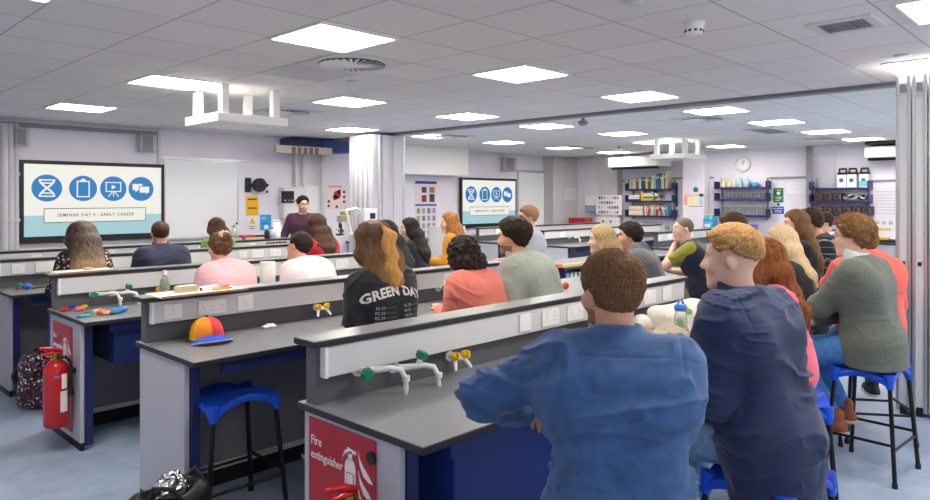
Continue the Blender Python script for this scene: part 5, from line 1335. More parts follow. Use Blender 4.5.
# ================================================================= WHO SITS WHERE
def fab(name, hexc, noise=.08, ns=120, bump=.12, rough=.85, **k): return mat('cloth_' + name, hexc, rough, noise=noise, nscale=ns, bump=bump, bscale=k.pop('bscale', 260), sheen=.15, **k)
def spots_mat(name, base, cols, scale, thr, rough=.8):
    m = bpy.data.materials.new(name); m.use_nodes = True; nt = m.node_tree; b = nt.nodes['Principled BSDF']; b.inputs['Roughness'].default_value = rough
    tc = nt.nodes.new('ShaderNodeTexCoord'); v = nt.nodes.new('ShaderNodeTexVoronoi'); v.inputs['Scale'].default_value = scale
    nt.links.new(tc.outputs['Object'], v.inputs['Vector'])
    lt = nt.nodes.new('ShaderNodeMath'); lt.operation = 'LESS_THAN'; lt.inputs[1].default_value = thr; nt.links.new(v.outputs['Distance'], lt.inputs[0])
    r = nt.nodes.new('ShaderNodeValToRGB'); r.color_ramp.interpolation = 'CONSTANT'
    for i, c in enumerate(cols):
        e = r.color_ramp.elements[i] if i < 2 else r.color_ramp.elements.new(i / len(cols)); e.position = i / len(cols); e.color = lin(c)
    sp = nt.nodes.new('ShaderNodeSeparateColor'); nt.links.new(v.outputs['Color'], sp.inputs[0]); nt.links.new(sp.outputs[0], r.inputs[0])
    mx = nt.nodes.new('ShaderNodeMix'); mx.data_type = 'RGBA'; mx.inputs[6].default_value = lin(base)
    nt.links.new(lt.outputs[0], mx.inputs[0]); nt.links.new(r.outputs[0], mx.inputs[7]); nt.links.new(mx.outputs[2], b.inputs['Base Color']); return m
def plaid_mat(name, base, line, sc, wd=.08):
    m = bpy.data.materials.new(name); m.use_nodes = True; nt = m.node_tree; b = nt.nodes['Principled BSDF']; b.inputs['Roughness'].default_value = .85
    tc = nt.nodes.new('ShaderNodeTexCoord'); sx = nt.nodes.new('ShaderNodeSeparateXYZ'); nt.links.new(tc.outputs['Object'], sx.inputs[0])
    outs = []
    for ax, s_ in ((0, sc), (2, sc), (0, sc * .5), (2, sc * .5)):
        mu = nt.nodes.new('ShaderNodeMath'); mu.operation = 'MULTIPLY'; mu.inputs[1].default_value = s_; nt.links.new(sx.outputs[ax], mu.inputs[0])
        fr = nt.nodes.new('ShaderNodeMath'); fr.operation = 'FRACT'; nt.links.new(mu.outputs[0], fr.inputs[0])
        lt = nt.nodes.new('ShaderNodeMath'); lt.operation = 'LESS_THAN'; lt.inputs[1].default_value = wd; nt.links.new(fr.outputs[0], lt.inputs[0]); outs.append(lt)
    a = outs[0]
    for o in outs[1:]:
        mx = nt.nodes.new('ShaderNodeMath'); mx.operation = 'MAXIMUM'; nt.links.new(a.outputs[0], mx.inputs[0]); nt.links.new(o.outputs[0], mx.inputs[1]); a = mx
    mm = nt.nodes.new('ShaderNodeMix'); mm.data_type = 'RGBA'; mm.inputs[6].default_value = lin(base); mm.inputs[7].default_value = lin(line)
    nt.links.new(a.outputs[0], mm.inputs[0]); nt.links.new(mm.outputs[2], b.inputs['Base Color']); return m
GRP = 'people seated at the lab benches'
STOOL_N = [0]
def seated(px, py, Yh, heading, label, skin_c, hair, top, stool_lab=None, stool_rz=None, head=None, **kw):
    """puts the head top where the eye line through the given direction meets the depth Yh of the seat row"""
    pk = {k: kw.pop(k) for k in list(kw) if k in ('lean', 'twist', 'head_yaw', 'head_pitch', 'head_roll', 'build', 'female', 'wrist_l', 'wrist_r', 'elbow_l', 'elbow_r', 'knee_w', 'foot_y', 'foot_z', 'round_back', 'neck', 'neck_len', 'shrug', 'side_lean', 'feet', 'seat')}
    tgt = at_y(px, py, Yh); hd = math.radians(heading)
    size = kw.pop('size', None)
    ww = kw.pop('world', None)
    if size is None:
        size = 1.0
        for _ in range(4):
            p = Person(size=size, **pk); top_z = p.head[2] + (.118 + hair.get('top', .022) * .9) * size
            size = min(1.10, max(.88, size + (tgt.z - top_z) / .88))
    p = Person(size=size, **pk)
    R = Matrix.Rotation(hd - PI / 2, 2); o = R @ Vector((p.head[0], p.head[1]))
    loc = (tgt.x - o.x, tgt.y - o.y, 0)
    if ww:
        for k, v in ww.items():
            l_ = R.inverted() @ Vector((v[0] - loc[0], v[1] - loc[1])) if k.startswith('wrist') else R.inverted() @ Vector((v[0], v[1]))
            pk[k] = (l_.x, l_.y, v[2])
        p = Person(size=size, **pk)
    make_person(p, label, loc, hd, skin_c, hair, top, group=kw.pop('group', GRP), **kw)
    if stool_lab is not False:
        stool(loc[0], loc[1] + 0, hd - PI / 2 if stool_rz is None else stool_rz, stool_lab or 'stool under the ' + label)
    return p
HB = hair_mat('#5e4230', '#2e2018', 'brown', (200, 200, 12)); HD = hair_mat('#32261f', '#15100d', 'dark_brown', (200, 200, 12)); HK = hair_mat('#201a18', '#0c0a0a', 'near_black', (200, 200, 12))
HO = hair_mat('#a8844f', '#4a3626', 'ombre', (190, 190, 9)); HG = hair_mat('#c88a4a', '#7a4a24', 'ginger'); HBL = hair_mat('#d8bf8c', '#8c6e44', 'blonde', (200, 200, 9))
HSB = hair_mat('#dcb47c', '#a87c4c', 'sandy', (200, 60, 200)); HAU = hair_mat('#a8683c', '#6a3c24', 'auburn', (240, 240, 12)); HMB = hair_mat('#a07c5a', '#6a4c36', 'mid_brown', (220, 120, 120))
HGR = hair_mat('#8c8078', '#5c524c', 'grey_crop', (150, 150, 150)); HLB = hair_mat('#8f6a42', '#54381f', 'light_brown', (200, 200, 10))
HAB = hair_mat('#e2cba4', '#b89a70', 'ash_blonde', (220, 220, 8)); HRB = hair_mat('#a87c52', '#6a4a30', 'curly_brown', (130, 130, 130)); HPON = hair_mat('#e0a860', '#b07a3c', 'golden', (200, 200, 9))
def ombre_mat(name, dark, light, z0, z1):
    m = bpy.data.materials.new('hair_' + name); m.use_nodes = True; nt = m.node_tree; b = nt.nodes['Principled BSDF']; b.inputs['Roughness'].default_value = .45
    tc = nt.nodes.new('ShaderNodeTexCoord'); sp = nt.nodes.new('ShaderNodeSeparateXYZ'); nt.links.new(tc.outputs['Object'], sp.inputs[0])
    mr = nt.nodes.new('ShaderNodeMapRange'); mr.inputs[1].default_value = z0; mr.inputs[2].default_value = z1; nt.links.new(sp.outputs[2], mr.inputs[0])
    mp = nt.nodes.new('ShaderNodeMapping'); mp.inputs['Scale'].default_value = (200, 200, 9); nt.links.new(tc.outputs['Object'], mp.inputs[0])
    n = nt.nodes.new('ShaderNodeTexNoise'); n.inputs['Scale'].default_value = 1; nt.links.new(mp.outputs[0], n.inputs['Vector'])
    ad = nt.nodes.new('ShaderNodeMath'); ad.operation = 'MULTIPLY_ADD'; ad.inputs[1].default_value = 1.6; ad.inputs[2].default_value = -.8; nt.links.new(n.outputs['Fac'], ad.inputs[0])
    a2 = nt.nodes.new('ShaderNodeMath'); a2.operation = 'ADD'; a2.use_clamp = True; nt.links.new(ad.outputs[0], a2.inputs[0]); nt.links.new(mr.outputs[0], a2.inputs[1])
    mx = nt.nodes.new('ShaderNodeMix'); mx.data_type = 'RGBA'; mx.inputs[6].default_value = lin(light); mx.inputs[7].default_value = lin(dark)
    nt.links.new(a2.outputs[0], mx.inputs[0]); nt.links.new(mx.outputs[2], b.inputs['Base Color'])
    bp = nt.nodes.new('ShaderNodeBump'); bp.inputs['Strength'].default_value = .35; bp.inputs['Distance'].default_value = .01; nt.links.new(n.outputs['Fac'], bp.inputs['Height']); nt.links.new(bp.outputs[0], b.inputs['Normal'])
    return m
S1, S2, S3 = '#dba98f', '#cf9c80', '#e4b8a2'
H = lambda kind, m, **k: dict(dict(kind=kind, mat=m), **k)
# ---- row by the first bench with the backpack
seated(81, 220, 6.45, 88, 'woman with long ombre hair in a black top with pale flowers', S1, H('long', ombre_mat('dip_dyed', '#3a2a22', '#c4a070', 1.0, 1.24), length=.36, width=.085, k=.075, rough=.003), dict(mat=spots_mat('floral_black', '#17161a', ['#d8cdb8', '#c8b490', '#8a5a4a', '#e4ded0'], 34, .36)), female=True, lean=.3, h=.009, seed=1)
seated(160, 220.5, 6.55, 82, 'man with short hair in a navy polo shirt', S2, H('short', HB, top=.016, side=.008), dict(mat=fab('navy_polo', '#252b44'), collar=True, upper=.75), lean=.3, build=1.08, h=.009, seed=2)
seated(316, 213, 6.5, 95, 'woman with long wavy brown hair in a bright red top', S2, H('long', HB, length=.30, width=.11, wave=.012, top=.034, side=.022, rough=.004), dict(mat=fab('red_top', '#c8202e'), loose=.01), female=True, lean=.3, h=.009, seed=3)
# ---- row at the bench before the lecturer
seated(216, 221, 7.78, 90, 'woman with brown hair in a green top behind the pink jumper', S1, H('long', HB, length=.2, width=.09, top=.02, side=.02), dict(mat=fab('leaf_green', '#5f8c3e', noise=.3, ns=25, col2='#8fae54')), female=True, lean=.25, h=.011, seed=4)
# ---- row by the small-sign bench
seated(220, 231, 4.7, 92, 'woman with curly hair in a pale scrunchie and light pink jumper', S1, H('curly', hair_mat('#7a5636', '#3e2a1c', 'curly_chestnut', (140, 140, 140)), top=.018, side=.013, rough=.006, line=-.015, bun=True, scrunchie=mat('scrunchie_pale', '#d8b4a8', .8)), dict(mat=fab('pale_pink', '#e9b5ba'), loose=.018, collar=True), female=True, lean=.35, h=.008, seed=5)
seated(299, 231, 4.75, 97, 'person with dark hair leaning over in a white top', S2, H('short', HD, top=.020, side=.016, rough=.003, bun=False), dict(mat=fab('off_white', '#e4dde0'), loose=.012), female=True, lean=.5, head_roll=.3, head_yaw=.2, build=1.1, h=.008, seed=6)
seated(385, 219, 4.6, 96, 'woman with long straight near-black hair in a black top', S1, H('long', HK, length=.34, width=.11, top=.022, rough=.0025), dict(mat=fab('black_top', '#18181c')), female=True, lean=.3, h=.009, seed=7)
seated(409, 217, 5.6, 118, 'woman with long dark hair seen in profile in a dark navy top', S3, H('long', HD, length=.30, width=.11, wave=.01, top=.024, rough=.003), dict(mat=fab('ink_top', '#1f2530')), female=True, lean=.2, head_yaw=.35, h=.009, seed=8)
seated(449, 211.5, 5.75, 120, 'woman with ginger shoulder-length hair in a mustard jumper', S3, H('long', HG, length=.14, width=.10, top=.026, side=.020, rough=.003), dict(mat=fab('mustard', '#d3922a', bump=.3, bscale=120), loose=.02), female=True, lean=.22, head_yaw=.35, h=.009, seed=9)
# ---- row by the capped bench
pg = seated(373, 231, 3.05, 90, 'woman with half-tied golden brown hair in a black lettered band shirt', S1, H('long', ombre_mat('brown_gold', '#6e4e36', '#d09a5a', 1.05, 1.45), length=.19, vee=.7, width=.075, taper=.6, k=.04, top=.020, side=.012, rough=.003, wave=.010, pony=.15, strands=2600, strand_len=.11, strand_steps=8, flow=flow_down, frizz=.15, pony_mat=HPON), dict(mat=fab('black_tee', '#1e1f24'), upper=.82, loose=.012, name='band_shirt'), female=True, build=.97, wrist_l=(.05, .36, .93), wrist_r=(.10, .40, .93), lean=.22, h=.007, seed=10, size=1.0)
seated(462, 236, 3.15, 92, 'woman with short curly dark hair in a coral shirt', S1, H('curly', hair_mat('#3a2a24', '#171110', 'curly_dark', (140, 140, 140)), top=.036, side=.034, rough=.011, line=-.03, length=.05, width=.06), dict(mat=fab('coral', '#e8806f'), loose=.022, collar=True, yoke=.11), female=True, lean=.42, build=1.0, wrist_l=(-.08, .36, .93), h=.007, seed=11, fold=.007)
seated(513, 215, 3.15, 100, 'bearded man with dark hair in a loose sage shirt', S2, H('short', hair_mat('#3a2c22', '#17110d', 'dark_crop', (140, 140, 140)), top=.042, side=.022, rough=.006), dict(mat=fab('sage', '#a3ada0'), loose=.024, collar=True, yoke=.11), lean=.4, head_yaw=.30, wrist_r=(-.02, .32, .93), h=.007, seed=12, beard=hair_mat('#a07a60', '#7c5a46', 'dark_beard', (300, 300, 300)), fold=.007)
seated(601, 224, 3.0, 112, 'woman with blonde hair pinned back behind the man in the blue shirt', S3, H('long', HBL, length=.17, width=.09, top=.024, side=.02, rough=.003), dict(mat=fab('dark_grey_top', '#3a3a40')), female=True, lean=.3, wrist_l=(-.08, .24, .88), wrist_r=(.08, .24, .88), head_yaw=.25, h=.009, seed=13)
seated(629, 221, 3.2, 112, 'man with dark curly hair in a mottled grey hooded top', S2, H('curly', hair_mat('#3c2e24', '#181310', 'dark_curly', (140, 140, 140)), top=.032, side=.026, rough=.008), dict(mat=fab('grey_marl', '#6c6d72', noise=.35, ns=90), hood=True, loose=.015), lean=.4, head_yaw=.3, h=.009, seed=14)
seated(683, 217, 3.15, 112, 'balding man with glasses in an olive shirt and navy gilet', S3, H('short', HGR, top=.004, side=.004, rough=.0008, line=.012), dict(mat=fab('olive', '#8b8a2c'), upper=.72), extra=(dict(mat=fab('gilet_navy', '#1f2636', bump=.3, bscale=30), sleeve=0, off=.028, name='gilet', neck=.016),), lean=.28, head_yaw=.45, build=1.1, h=.008, seed=15, glasses=M_CHROME, eyes=True,
       wrist_l=(-.02, .26, 1.20), elbow_l=(-.5, .3, -.8), bottom='#8c8468', pn={-1: (.3, -.8, -.2)}, curl=1.1)
# ---- near row
pb = seated(611, 242, 1.16, 36, 'man with short brown hair and beard in a bright blue shirt', S2, H('short', HMB, top=.022, side=.009, rough=.002, strands=3800, strand_len=.028, strand_steps=4, flow=flow_crown, frizz=.35, lift=.0035, strand_r=.0011), dict(mat=fab('denim_blue', '#345888', noise=.2, ns=22), collar=True, hem=.28, loose=.010, yoke=.10), lean=.38, neck=.20, neck_len=.045, shrug=.004, head_yaw=.54, knee_w=.09, build=1.0, h=.0055, seed=16, beard=hair_mat('#a87c5c', '#80583e', 'beard_brown', (300, 300, 300)), fold=.017,
            world=dict(wrist_l=(1.80, 1.50, .93), elbow_l=(-.8, .6, -.1), wrist_r=(2.15, 1.52, .90)), elbow_r=(.5, -.2, -.8), bottom='#8fa6bc', size=1.0)
pn_ = seated(731, 222, 1.14, 82, 'young man with sandy fringe and shaved sides in a dark navy jacket', S3, H('short', HSB, top=.022, side=.005, rough=.002, line=.018, fade=.06, strands=4200, strand_len=.042, strand_steps=6, flow=flow_fringe, frizz=.22, lift=.004, strand_r=.0011), dict(mat=fab('dark_navy', '#1d2b50', noise=.14, ns=14), collar=True, hem=.27, loose=.018, yoke=.12), lean=.2, head_yaw=.42, shrug=.01, build=1.0, h=.0055, seed=17, fold=.013, eyes=True,
             wrist_l=(-.10, .30, .84), elbow_l=(-.35, -.3, -1), bottom='#6f93b4', shoe='#c23a3a', size=1.02)
pp_ = seated(761, 238, 1.42, 118, 'woman with long thick auburn hair in a pink top leaning over', S3, H('long', HAU, length=.30, width=.125, top=.026, side=.026, rough=.003, front=.16, taper=1.0, strands=5200, strand_len=.12, strand_steps=8, flow=flow_down, frizz=.2), dict(mat=fab('pink_top', '#e0697c'), loose=.01), female=True, lean=.22, h=.0065, seed=18, bottom='#7fa0c4')
seated(780, 224.5, 1.84, 108, 'woman with straight ash blonde hair behind the auburn-haired woman', S3, H('long', HAB, length=.28, width=.12, top=.026, side=.026, rough=.0025), dict(mat=fab('charcoal_top', '#26262c')), female=True, lean=.3, head_yaw=.1, h=.008, seed=19)
pq = seated(852, 216.5, 1.27, 86, 'man with curly brown hair and glasses in a grey-green jumper', S3, H('curly', HRB, top=.034, side=.024, rough=.006, strands=4500, strand_len=.035, strand_steps=6, flow=flow_curl, frizz=.3, lift=.005, strand_r=.0013), dict(mat=fab('grey_green', '#596158', noise=.12, ns=90, bump=.4, bscale=170), loose=.02, collar_mat=fab('white_collar', '#d8e0e4'), hem=.13), lean=.12, round_back=.9, head_yaw=.28, build=1.02, fold=.005, h=.006, seed=20, glasses=M_BLACK, eyes=True,
            wrist_l=(.06, .36, .90), elbow_l=(-.5, .35, -.5), wrist_r=(-.06, .34, .86), bottom='#3d76b8', shoe='#8a4f30', shoe_sole='#caa988', size=1.0, feet={-1: (-.12, .17, .29), 1: (.12, .20, .30)})
seated(862, 231, 1.40, 34, 'person in a bright coral hooded top behind the grey-green jumper', S3, H('short', HLB, top=.02, side=.014), dict(mat=fab('coral_hood', '#f0685c'), hood=True, loose=.035), lean=.16, head_yaw=1.1, h=.008, seed=21, wrist_l=(-.03, .25, 1.17), elbow_l=(-.6, .3, -.8), pn={-1: (.3, -.8, -.2)}, curl=1.0, bottom='#4a6a92')
# ---- beyond the track
seated(528, 204.5, 5.05, 140, 'man in a plain pale grey T-shirt in front of the second display', S2, H('short', HMB, top=.03, side=.014), dict(mat=fab('pale_grey_tee', '#a9adb8'), upper=.8, loose=.015), lean=.1, head_yaw=.1, h=.010, seed=22)
seated(731, 211, 2.38, 100, 'person with short brown hair and blue top behind the sandy fringe', S2, H('short', HB, top=.03, side=.016), dict(mat=fab('royal_blue', '#2c54a8'), loose=.01), lean=.3, wrist_l=(-.05, .2, .86), wrist_r=(.1, .22, .86), h=.010, seed=23)
seated(795, 208.5, 2.2, 110, 'woman with long light brown hair in black beside the plaid shirt', S3, H('long', HLB, length=.36, width=.10, top=.022, side=.02, rough=.003), dict(mat=fab('black_jumper', '#1c1c20')), female=True, lean=.15, head_yaw=.35, h=.009, seed=24)
seated(810, 207.5, 2.32, 108, 'man with dark brown hair bowed down in a dark plaid shirt', S2, H('curly', hair_mat('#4a3426', '#1e1510', 'brown_mop', (140, 140, 140)), top=.034, side=.024, rough=.007), dict(mat=plaid_mat('plaid', '#1b1c20', '#8d9096', 16, .06), loose=.015), lean=.35, head_pitch=-.35, h=.009, seed=25)
seated(824, 212, 2.72, 120, 'person with short dark hair in a white top behind the plaid shirt', S2, H('short', HD, top=.026, side=.016), dict(mat=fab('white_tee', '#d8dce4'), upper=.8), lean=.25, head_yaw=.2, h=.011, seed=26)
# ---- the lecturer, standing behind the bench
tg = at_y(302, 191, 9.35)
p = Person(stand=True, lean=.04, size=tg.z / 1.79, head_yaw=.15, head_pitch=-.05, wrist_l=(-.30, .16, .95), wrist_r=(.30, .18, .95))
make_person(p, 'standing bespectacled man in a plum jumper facing the benches', (tg.x, tg.y, 0), math.radians(-112), S3, H('short', HD, top=.032, side=.012, rough=.004, brow=.02), dict(mat=fab('plum', '#46263a'), hem=.12), bottom='#2a2d38', eyes=True, glasses=M_BLACK, beard=mat('stubble', '#a8806c', .6), h=.008, seed=30)
# ---- lettering on the back of the band shirt
def back_text(p, lines):
    bpy.context.view_layer.update()
    me = p.shirt.data; bv = BVHTree.FromPolygons([v.co.copy() for v in me.vertices], [list(f.vertices) for f in me.polygons])
    for nm, col, items in lines:
        q = MB()
        for txt, x, z, s_, arc, al in items:
            vs, fs = text_mesh(txt, s_, 0, s_ * (.035 if s_ > .03 else .0), al, 1.05)
            out = []
            for v in vs:
                X = x + v.x; Z = z + v.y - arc * v.x * v.x
                hit = bv.ray_cast(Vector((X, -1.2, Z)), Vector((0, 1, 0)))
                Y = hit[0].y if hit[0] is not None else out[-1][1] if out else -.2
                out.append((X, Y - .003, Z))
            q.add(out, fs, mat(col[0], col[1], .7))
        q.build(nm, None, p.shirt)
zc = pg.chest[2]
back_text(pg, [('shirt_title', ('print_white', '#d9d3d0'), [('GREEN DAY', -.02, zc + .06, .066, 1.2, 'CENTER')]),
               ('shirt_small_print', ('print_grey', '#c2c2c6'), [(''.join(random.choice('aeonrstil ') for _ in range(13)) if False else t_, xx, zc - .02 - k * .026, .022, 0, 'CENTER') for xx, L_ in ((-.085, ['02.24', '02.26', '02.29', '03.02', '03.05', '03.07']), (.09, ['05.30', '06.01', '06.04', '06.08', '06.11', '06.13'])) for k, t_ in enumerate([q_ + ' - - - - -' for q_ in L_])])])
# ================================================================= FIRE EXTINGUISHERS ON THE BENCH ENDS
def extinguisher(lab, loc):
    t = thing('fire_extinguisher', lab, 'fire extinguisher', loc, 0, 'red fire extinguishers on bench ends')
    q = MB(); q.lathe([(.001, 0), (.066, 0), (.075, .012), (.075, .36), (.070, .39), (.05, .418), (.028, .43), (.001, .43)], m=M_RED, n=32); q.build('cylinder', None, t)
    q = MB(); q.cyl((0, 0, .425), .024, .05, mat('brass', '#b08a3c', .25, metal=1), 16); q.tube([(0, 0, .455), (-.045, .0, .455)], .012, mat('brass', '#b08a3c'), 10); q.build('valve', None, t)
    q = MB(); q.tube([(.03, 0, .47), (-.03, 0, .478), (-.09, 0, .47)], [.010, .013, .009], M_RED, 8); q.build('carry_handle', None, t)
    q = MB(); q.tube([(.03, 0, .482), (-.02, 0, .505), (-.095, 0, .515)], [.010, .013, .009], M_RED, 8); q.build('squeeze_lever', None, t)
    q = MB(); q.tube([(0, -.02, .45), (.04, -.06, .45), (.066, -.062, .41), (.066, -.062, .27)], .011, M_BLACK, 10); q.tube([(.066, -.062, .27), (.066, -.062, .2)], [.012, .022], M_BLACK, 10); q.build('hose', None, t)
    q = MB()
    for z0, z1, a0, a1, m_ in ((.10, .235, 4.75, 5.4, M_PAPER), (.25, .345, 4.85, 5.35, M_PAPER), (.325, .34, 4.3, 4.7, mat('label_blue', '#5a78c8', .4))):
        q.grid(lambda u, v: Vector((.0762 * math.cos(a0 + u * (a1 - a0)), .0762 * math.sin(a0 + u * (a1 - a0)), z0 + v * (z1 - z0))), 9, 2, m_)
    q.build('label_plate', None, t)
    q = MB(); q.box((.07, -.03, .33), (.115, .03, .36), M_BLACK); q.build('wall_hook', None, t)
    return t
e0 = extinguisher('red fire extinguisher hung on the bench end beside the spotted backpack', (1.375, 5.10, .17))
dup(e0, (1.375, 1.90, .19), 0, 'red fire extinguisher hung below the large red sign')

# ================================================================= BAGS
M_SEQ = spots_mat('sequin_black', '#0c0b0e', ['#c23038', '#d8d4dc', '#1c2a6a', '#30303a', '#d05a70', '#3c5a8c', '#8a1c2a', '#e4e4ec'], 48, .46, .35)
t = thing('spotted_backpack', 'black backpack with red, blue and white spots under the bench end', 'backpack', (1.62, 6.32, 0), .35)
def bpf(P):
    d = d_box(P, (0, 0, .22), (.19, .11, .22), .09)
    d = smin(d, d_box(P, (0, -.10, .14), (.12, .055, .12), .05), .03)
    d = d + .012 * vnoise(P, (9, 9, 9), 2)
    return smax(d, -P[..., 2], .01)
sdf_obj('sack', bpf, (-.25, -.24, -.02), (.25, .2, .5), .011, M_SEQ, t)
q = MB(); q.tube([(-.12, .10, .36), (-.14, .16, .25), (-.12, .12, .08)], .018, M_BLACK, 8); q.build('strap', None, t); q = MB(); q.tube([(.12, .10, .36), (.14, .16, .25), (.12, .12, .08)], .018, M_BLACK, 8); q.build('strap', None, t)
q = MB(); q.tube([(-.05, .06, .39), (-.03, .06, .44), (.03, .06, .44), (.05, .06, .39)], .011, M_BLACK, 8); q.build('top_loop', None, t)
q = MB(); q.tube([(-.115, -.155, .10), (-.11, -.16, .23), (0, -.165, .255), (.11, -.16, .23), (.115, -.155, .10)], .006, mat('zip_red', '#8c1c24', .4), 6); q.build('zip', None, t)
t = thing('black_holdall', 'open black bag with shiny crumpled foil on top by the grey bench end', 'bag', (1.30, 3.16, 0), .3)
def bag(P):
    d = d_box(P, (0, 0, .17), (.17, .13, .19), .08) + .016 * vnoise(P, (9, 9, 9), 3)
    return smax(smax(d, -P[..., 2], .01), -d_ell(P, (0, 0, .38), (.13, .09, .12)), .02)
sdf_obj('sack', bag, (-.25, -.22, -.02), (.25, .22, .42), .011, mat('black_nylon', '#17171b', .45, bump=.2, bscale=40), t)
def foil(P):
    return d_ell(P, (0.01, 0, .33), (.085, .07, .085)) + .022 * np.abs(vnoise(P, (22, 22, 22), 5)) + .010 * np.abs(vnoise(P, (48, 48, 48), 6)) - .008
sdf_obj('foil_wrap', foil, (-.12, -.1, .2), (.14, .1, .46), .006, mat('silver_foil', '#c8c8cc', .16, metal=1), t)
q = MB(); q.tube([(-.15, -.05, .33), (-.13, -.06, .40), (-.06, -.1, .38), (0, -.13, .27)], .012, M_BLACK, 8); q.build('carry_strap', None, t); q = MB(); q.tube([(.12, .05, .33), (.16, .02, .38), (.19, -.04, .28)], .012, M_BLACK, 8); q.build('carry_strap', None, t)
def lump(name, lab, cat, loc, r, m, grp=None, seed=1, amp=.3, rotz=0, h=None):
    r = np.asarray(r, float); k = r.min()
    def fn(P):
        return smax(d_ell(P, (0, 0, r[2] * .85), r) + amp * k * vnoise(P, (1.1 / k * .6,) * 3, seed) + amp * .4 * k * np.abs(vnoise(P, (2.2 / k * .6,) * 3, seed + 3)), -P[..., 2], .002)
    o = sdf_obj(name, fn, -r * 1.5, V(r[0] * 1.5, r[1] * 1.5, r[2] * 2.6), h or max(k / 6, .0028), m, None, None, loc, rotz); return tag(o, lab, cat, grp)
lump('teal_pouch', 'teal drawstring pouch on the floor behind the navy jacket', 'pouch', (3.75, 1.40, 0), (.13, .10, .05), mat('teal_cloth', '#1c6a72', .7), None, 4, .15)

# ================================================================= THINGS ON THE BENCHES
# sports cap
t = thing('sports_cap', 'yellow, orange and red cap with blue peak on the grey worktop', 'cap', (1.755, 3.76, ZW), math.radians(-8))
def dome(u, v):
    a = u * 2 * PI; e = v * PI / 2; r = .098 * math.cos(e) ** .75
    return (r * math.cos(a) * .92, r * math.sin(a) * 1.1, .012 + .118 * math.sin(e) ** .9)
pan = [('#f2b01c', 0), ('#f2b01c', 1), ('#f08a1c', 2), ('#e03048', 3), ('#e03048', 4), ('#2448c8', 5)]
for k, c in enumerate(['#2448c8', '#f4c41c', '#f4b41c', '#f08c1e', '#e23a48', '#e23a48']):
    q = MB(); q.grid(lambda u, v: dome((k + u + .5) / 6, v), 7, 9, mat('cap_' + c[1:], c, .7)); q.build('crown_panel', None, t)
q = MB()
def peak(u, v, dz):
    a = -PI / 2 + (u - .5) * 2.2; r = .1 + .068 * v * math.cos((u - .5) * 2.0)
    return (r * math.cos(a) * .98, r * math.sin(a) * 1.12, .040 + dz - .016 * v - .030 * ((u - .5) * 2) ** 2)
q.grid(lambda u, v: peak(u, v, .004), 15, 6, mat('cap_peak', '#2550d8', .6)); q.grid(lambda u, v: peak(u, v, -.002), 15, 6, mat('cap_lining', '#15182c', .8)); q.grid(lambda u, v: peak(u, 1, -.002 + v * .007), 15, 2, mat('cap_piping', '#c8ccd8', .6)); q.build('peak', None, t)
q = MB(); q.sphere((0, 0, .132), .009, mat('cap_2448c8', '#2448c8'), 10); q.build('button', None, t)
lump('paper_tissue', 'small crumpled white tissue on the worktop beyond the cap', 'tissue', (2.18, 3.84, ZW), (.05, .03, .014), M_PAPER, None, 3, .6)
# bright scraps by the taps
G_ = 'bright crumpled scraps beside the taps'
for (px, py, col, r, sd_, lab) in ((65, 311, '#c8282c', (.032, .022, .014), 1, 'small red crumpled scrap at the worktop edge by the small extinguisher sign'), (73, 308.5, '#2c46b8', (.03, .02, .012), 2, 'small dark blue scrap between the red and coral scraps'),
                                  (79, 311, '#e06a5c', (.04, .025, .018), 3, 'coral crumpled scrap beside the yellow one'), (84, 308.5, '#e8c02c', (.022, .018, .016), 4, 'small yellow scrap beside the coral one'),
                                  (84, 317, '#5aa8c8', (.05, .028, .010), 5, 'flat light blue scrap near the worktop front edge'), (88, 315, '#147a5a', (.024, .018, .014), 6, 'small dark green scrap on the light blue one'),
                                  (101.5, 314.5, '#f0781e', (.026, .026, .022), 7, 'round orange lump between the taps'), (107, 315, '#f0a094', (.035, .025, .016), 8, 'pale pink scrap beside the orange lump'), (99, 311.5, '#e8e0d8', (.04, .02, .010), 12, 'off-white scrap behind the orange lump'),
                                  (112, 315, '#1c6a4a', (.02, .016, .014), 9, 'tiny green scrap between pink and bright blue'), (118, 313, '#3a86d8', (.06, .035, .024), 10, 'bright blue crumpled scrap, largest beside the taps')):
    p = at_z(px, py, ZW); lump('crumpled_scrap', lab, 'scrap', p, r, mat('scrap_' + col[1:], col, .4), G_, sd_, .45, h=.0035)
p = at_z(28, 289, ZW); lump('crumpled_scrap', 'bright blue crumpled scrap on the bench with the spotted backpack', 'scrap', p, (.05, .035, .028), mat('scrap_2f6fd0', '#2f6fd0', .4), None, 11, .45)
p = at_z(24, 288, ZW); lump('crumpled_scrap', 'green crumpled scrap touching the bright blue one, backpack bench', 'scrap', p + Vector((-.02, .06, 0)), (.03, .025, .022), mat('scrap_2c9a5c', '#2c9a5c', .4), None, 12, .4)
p = at_z(18, 289, ZW); lump('crumpled_scrap', 'small red scrap on the bench with the spotted backpack', 'scrap', p, (.02, .015, .009), mat('scrap_c84a4a', '#c84a4a', .4), None, 13, .4)
p = at_z(42, 288, ZW); q = MB(); q.tube([(-.07, 0, .006), (.05, .03, .006)], .006, M_BLACK, 8); q.tube([(.05, .03, .006), (.065, .034, .006)], [.006, .001], M_BLACK, 8); tag(q.build('black_pen', None, None, p), 'black pen lying on the bench with the spotted backpack', 'pen')
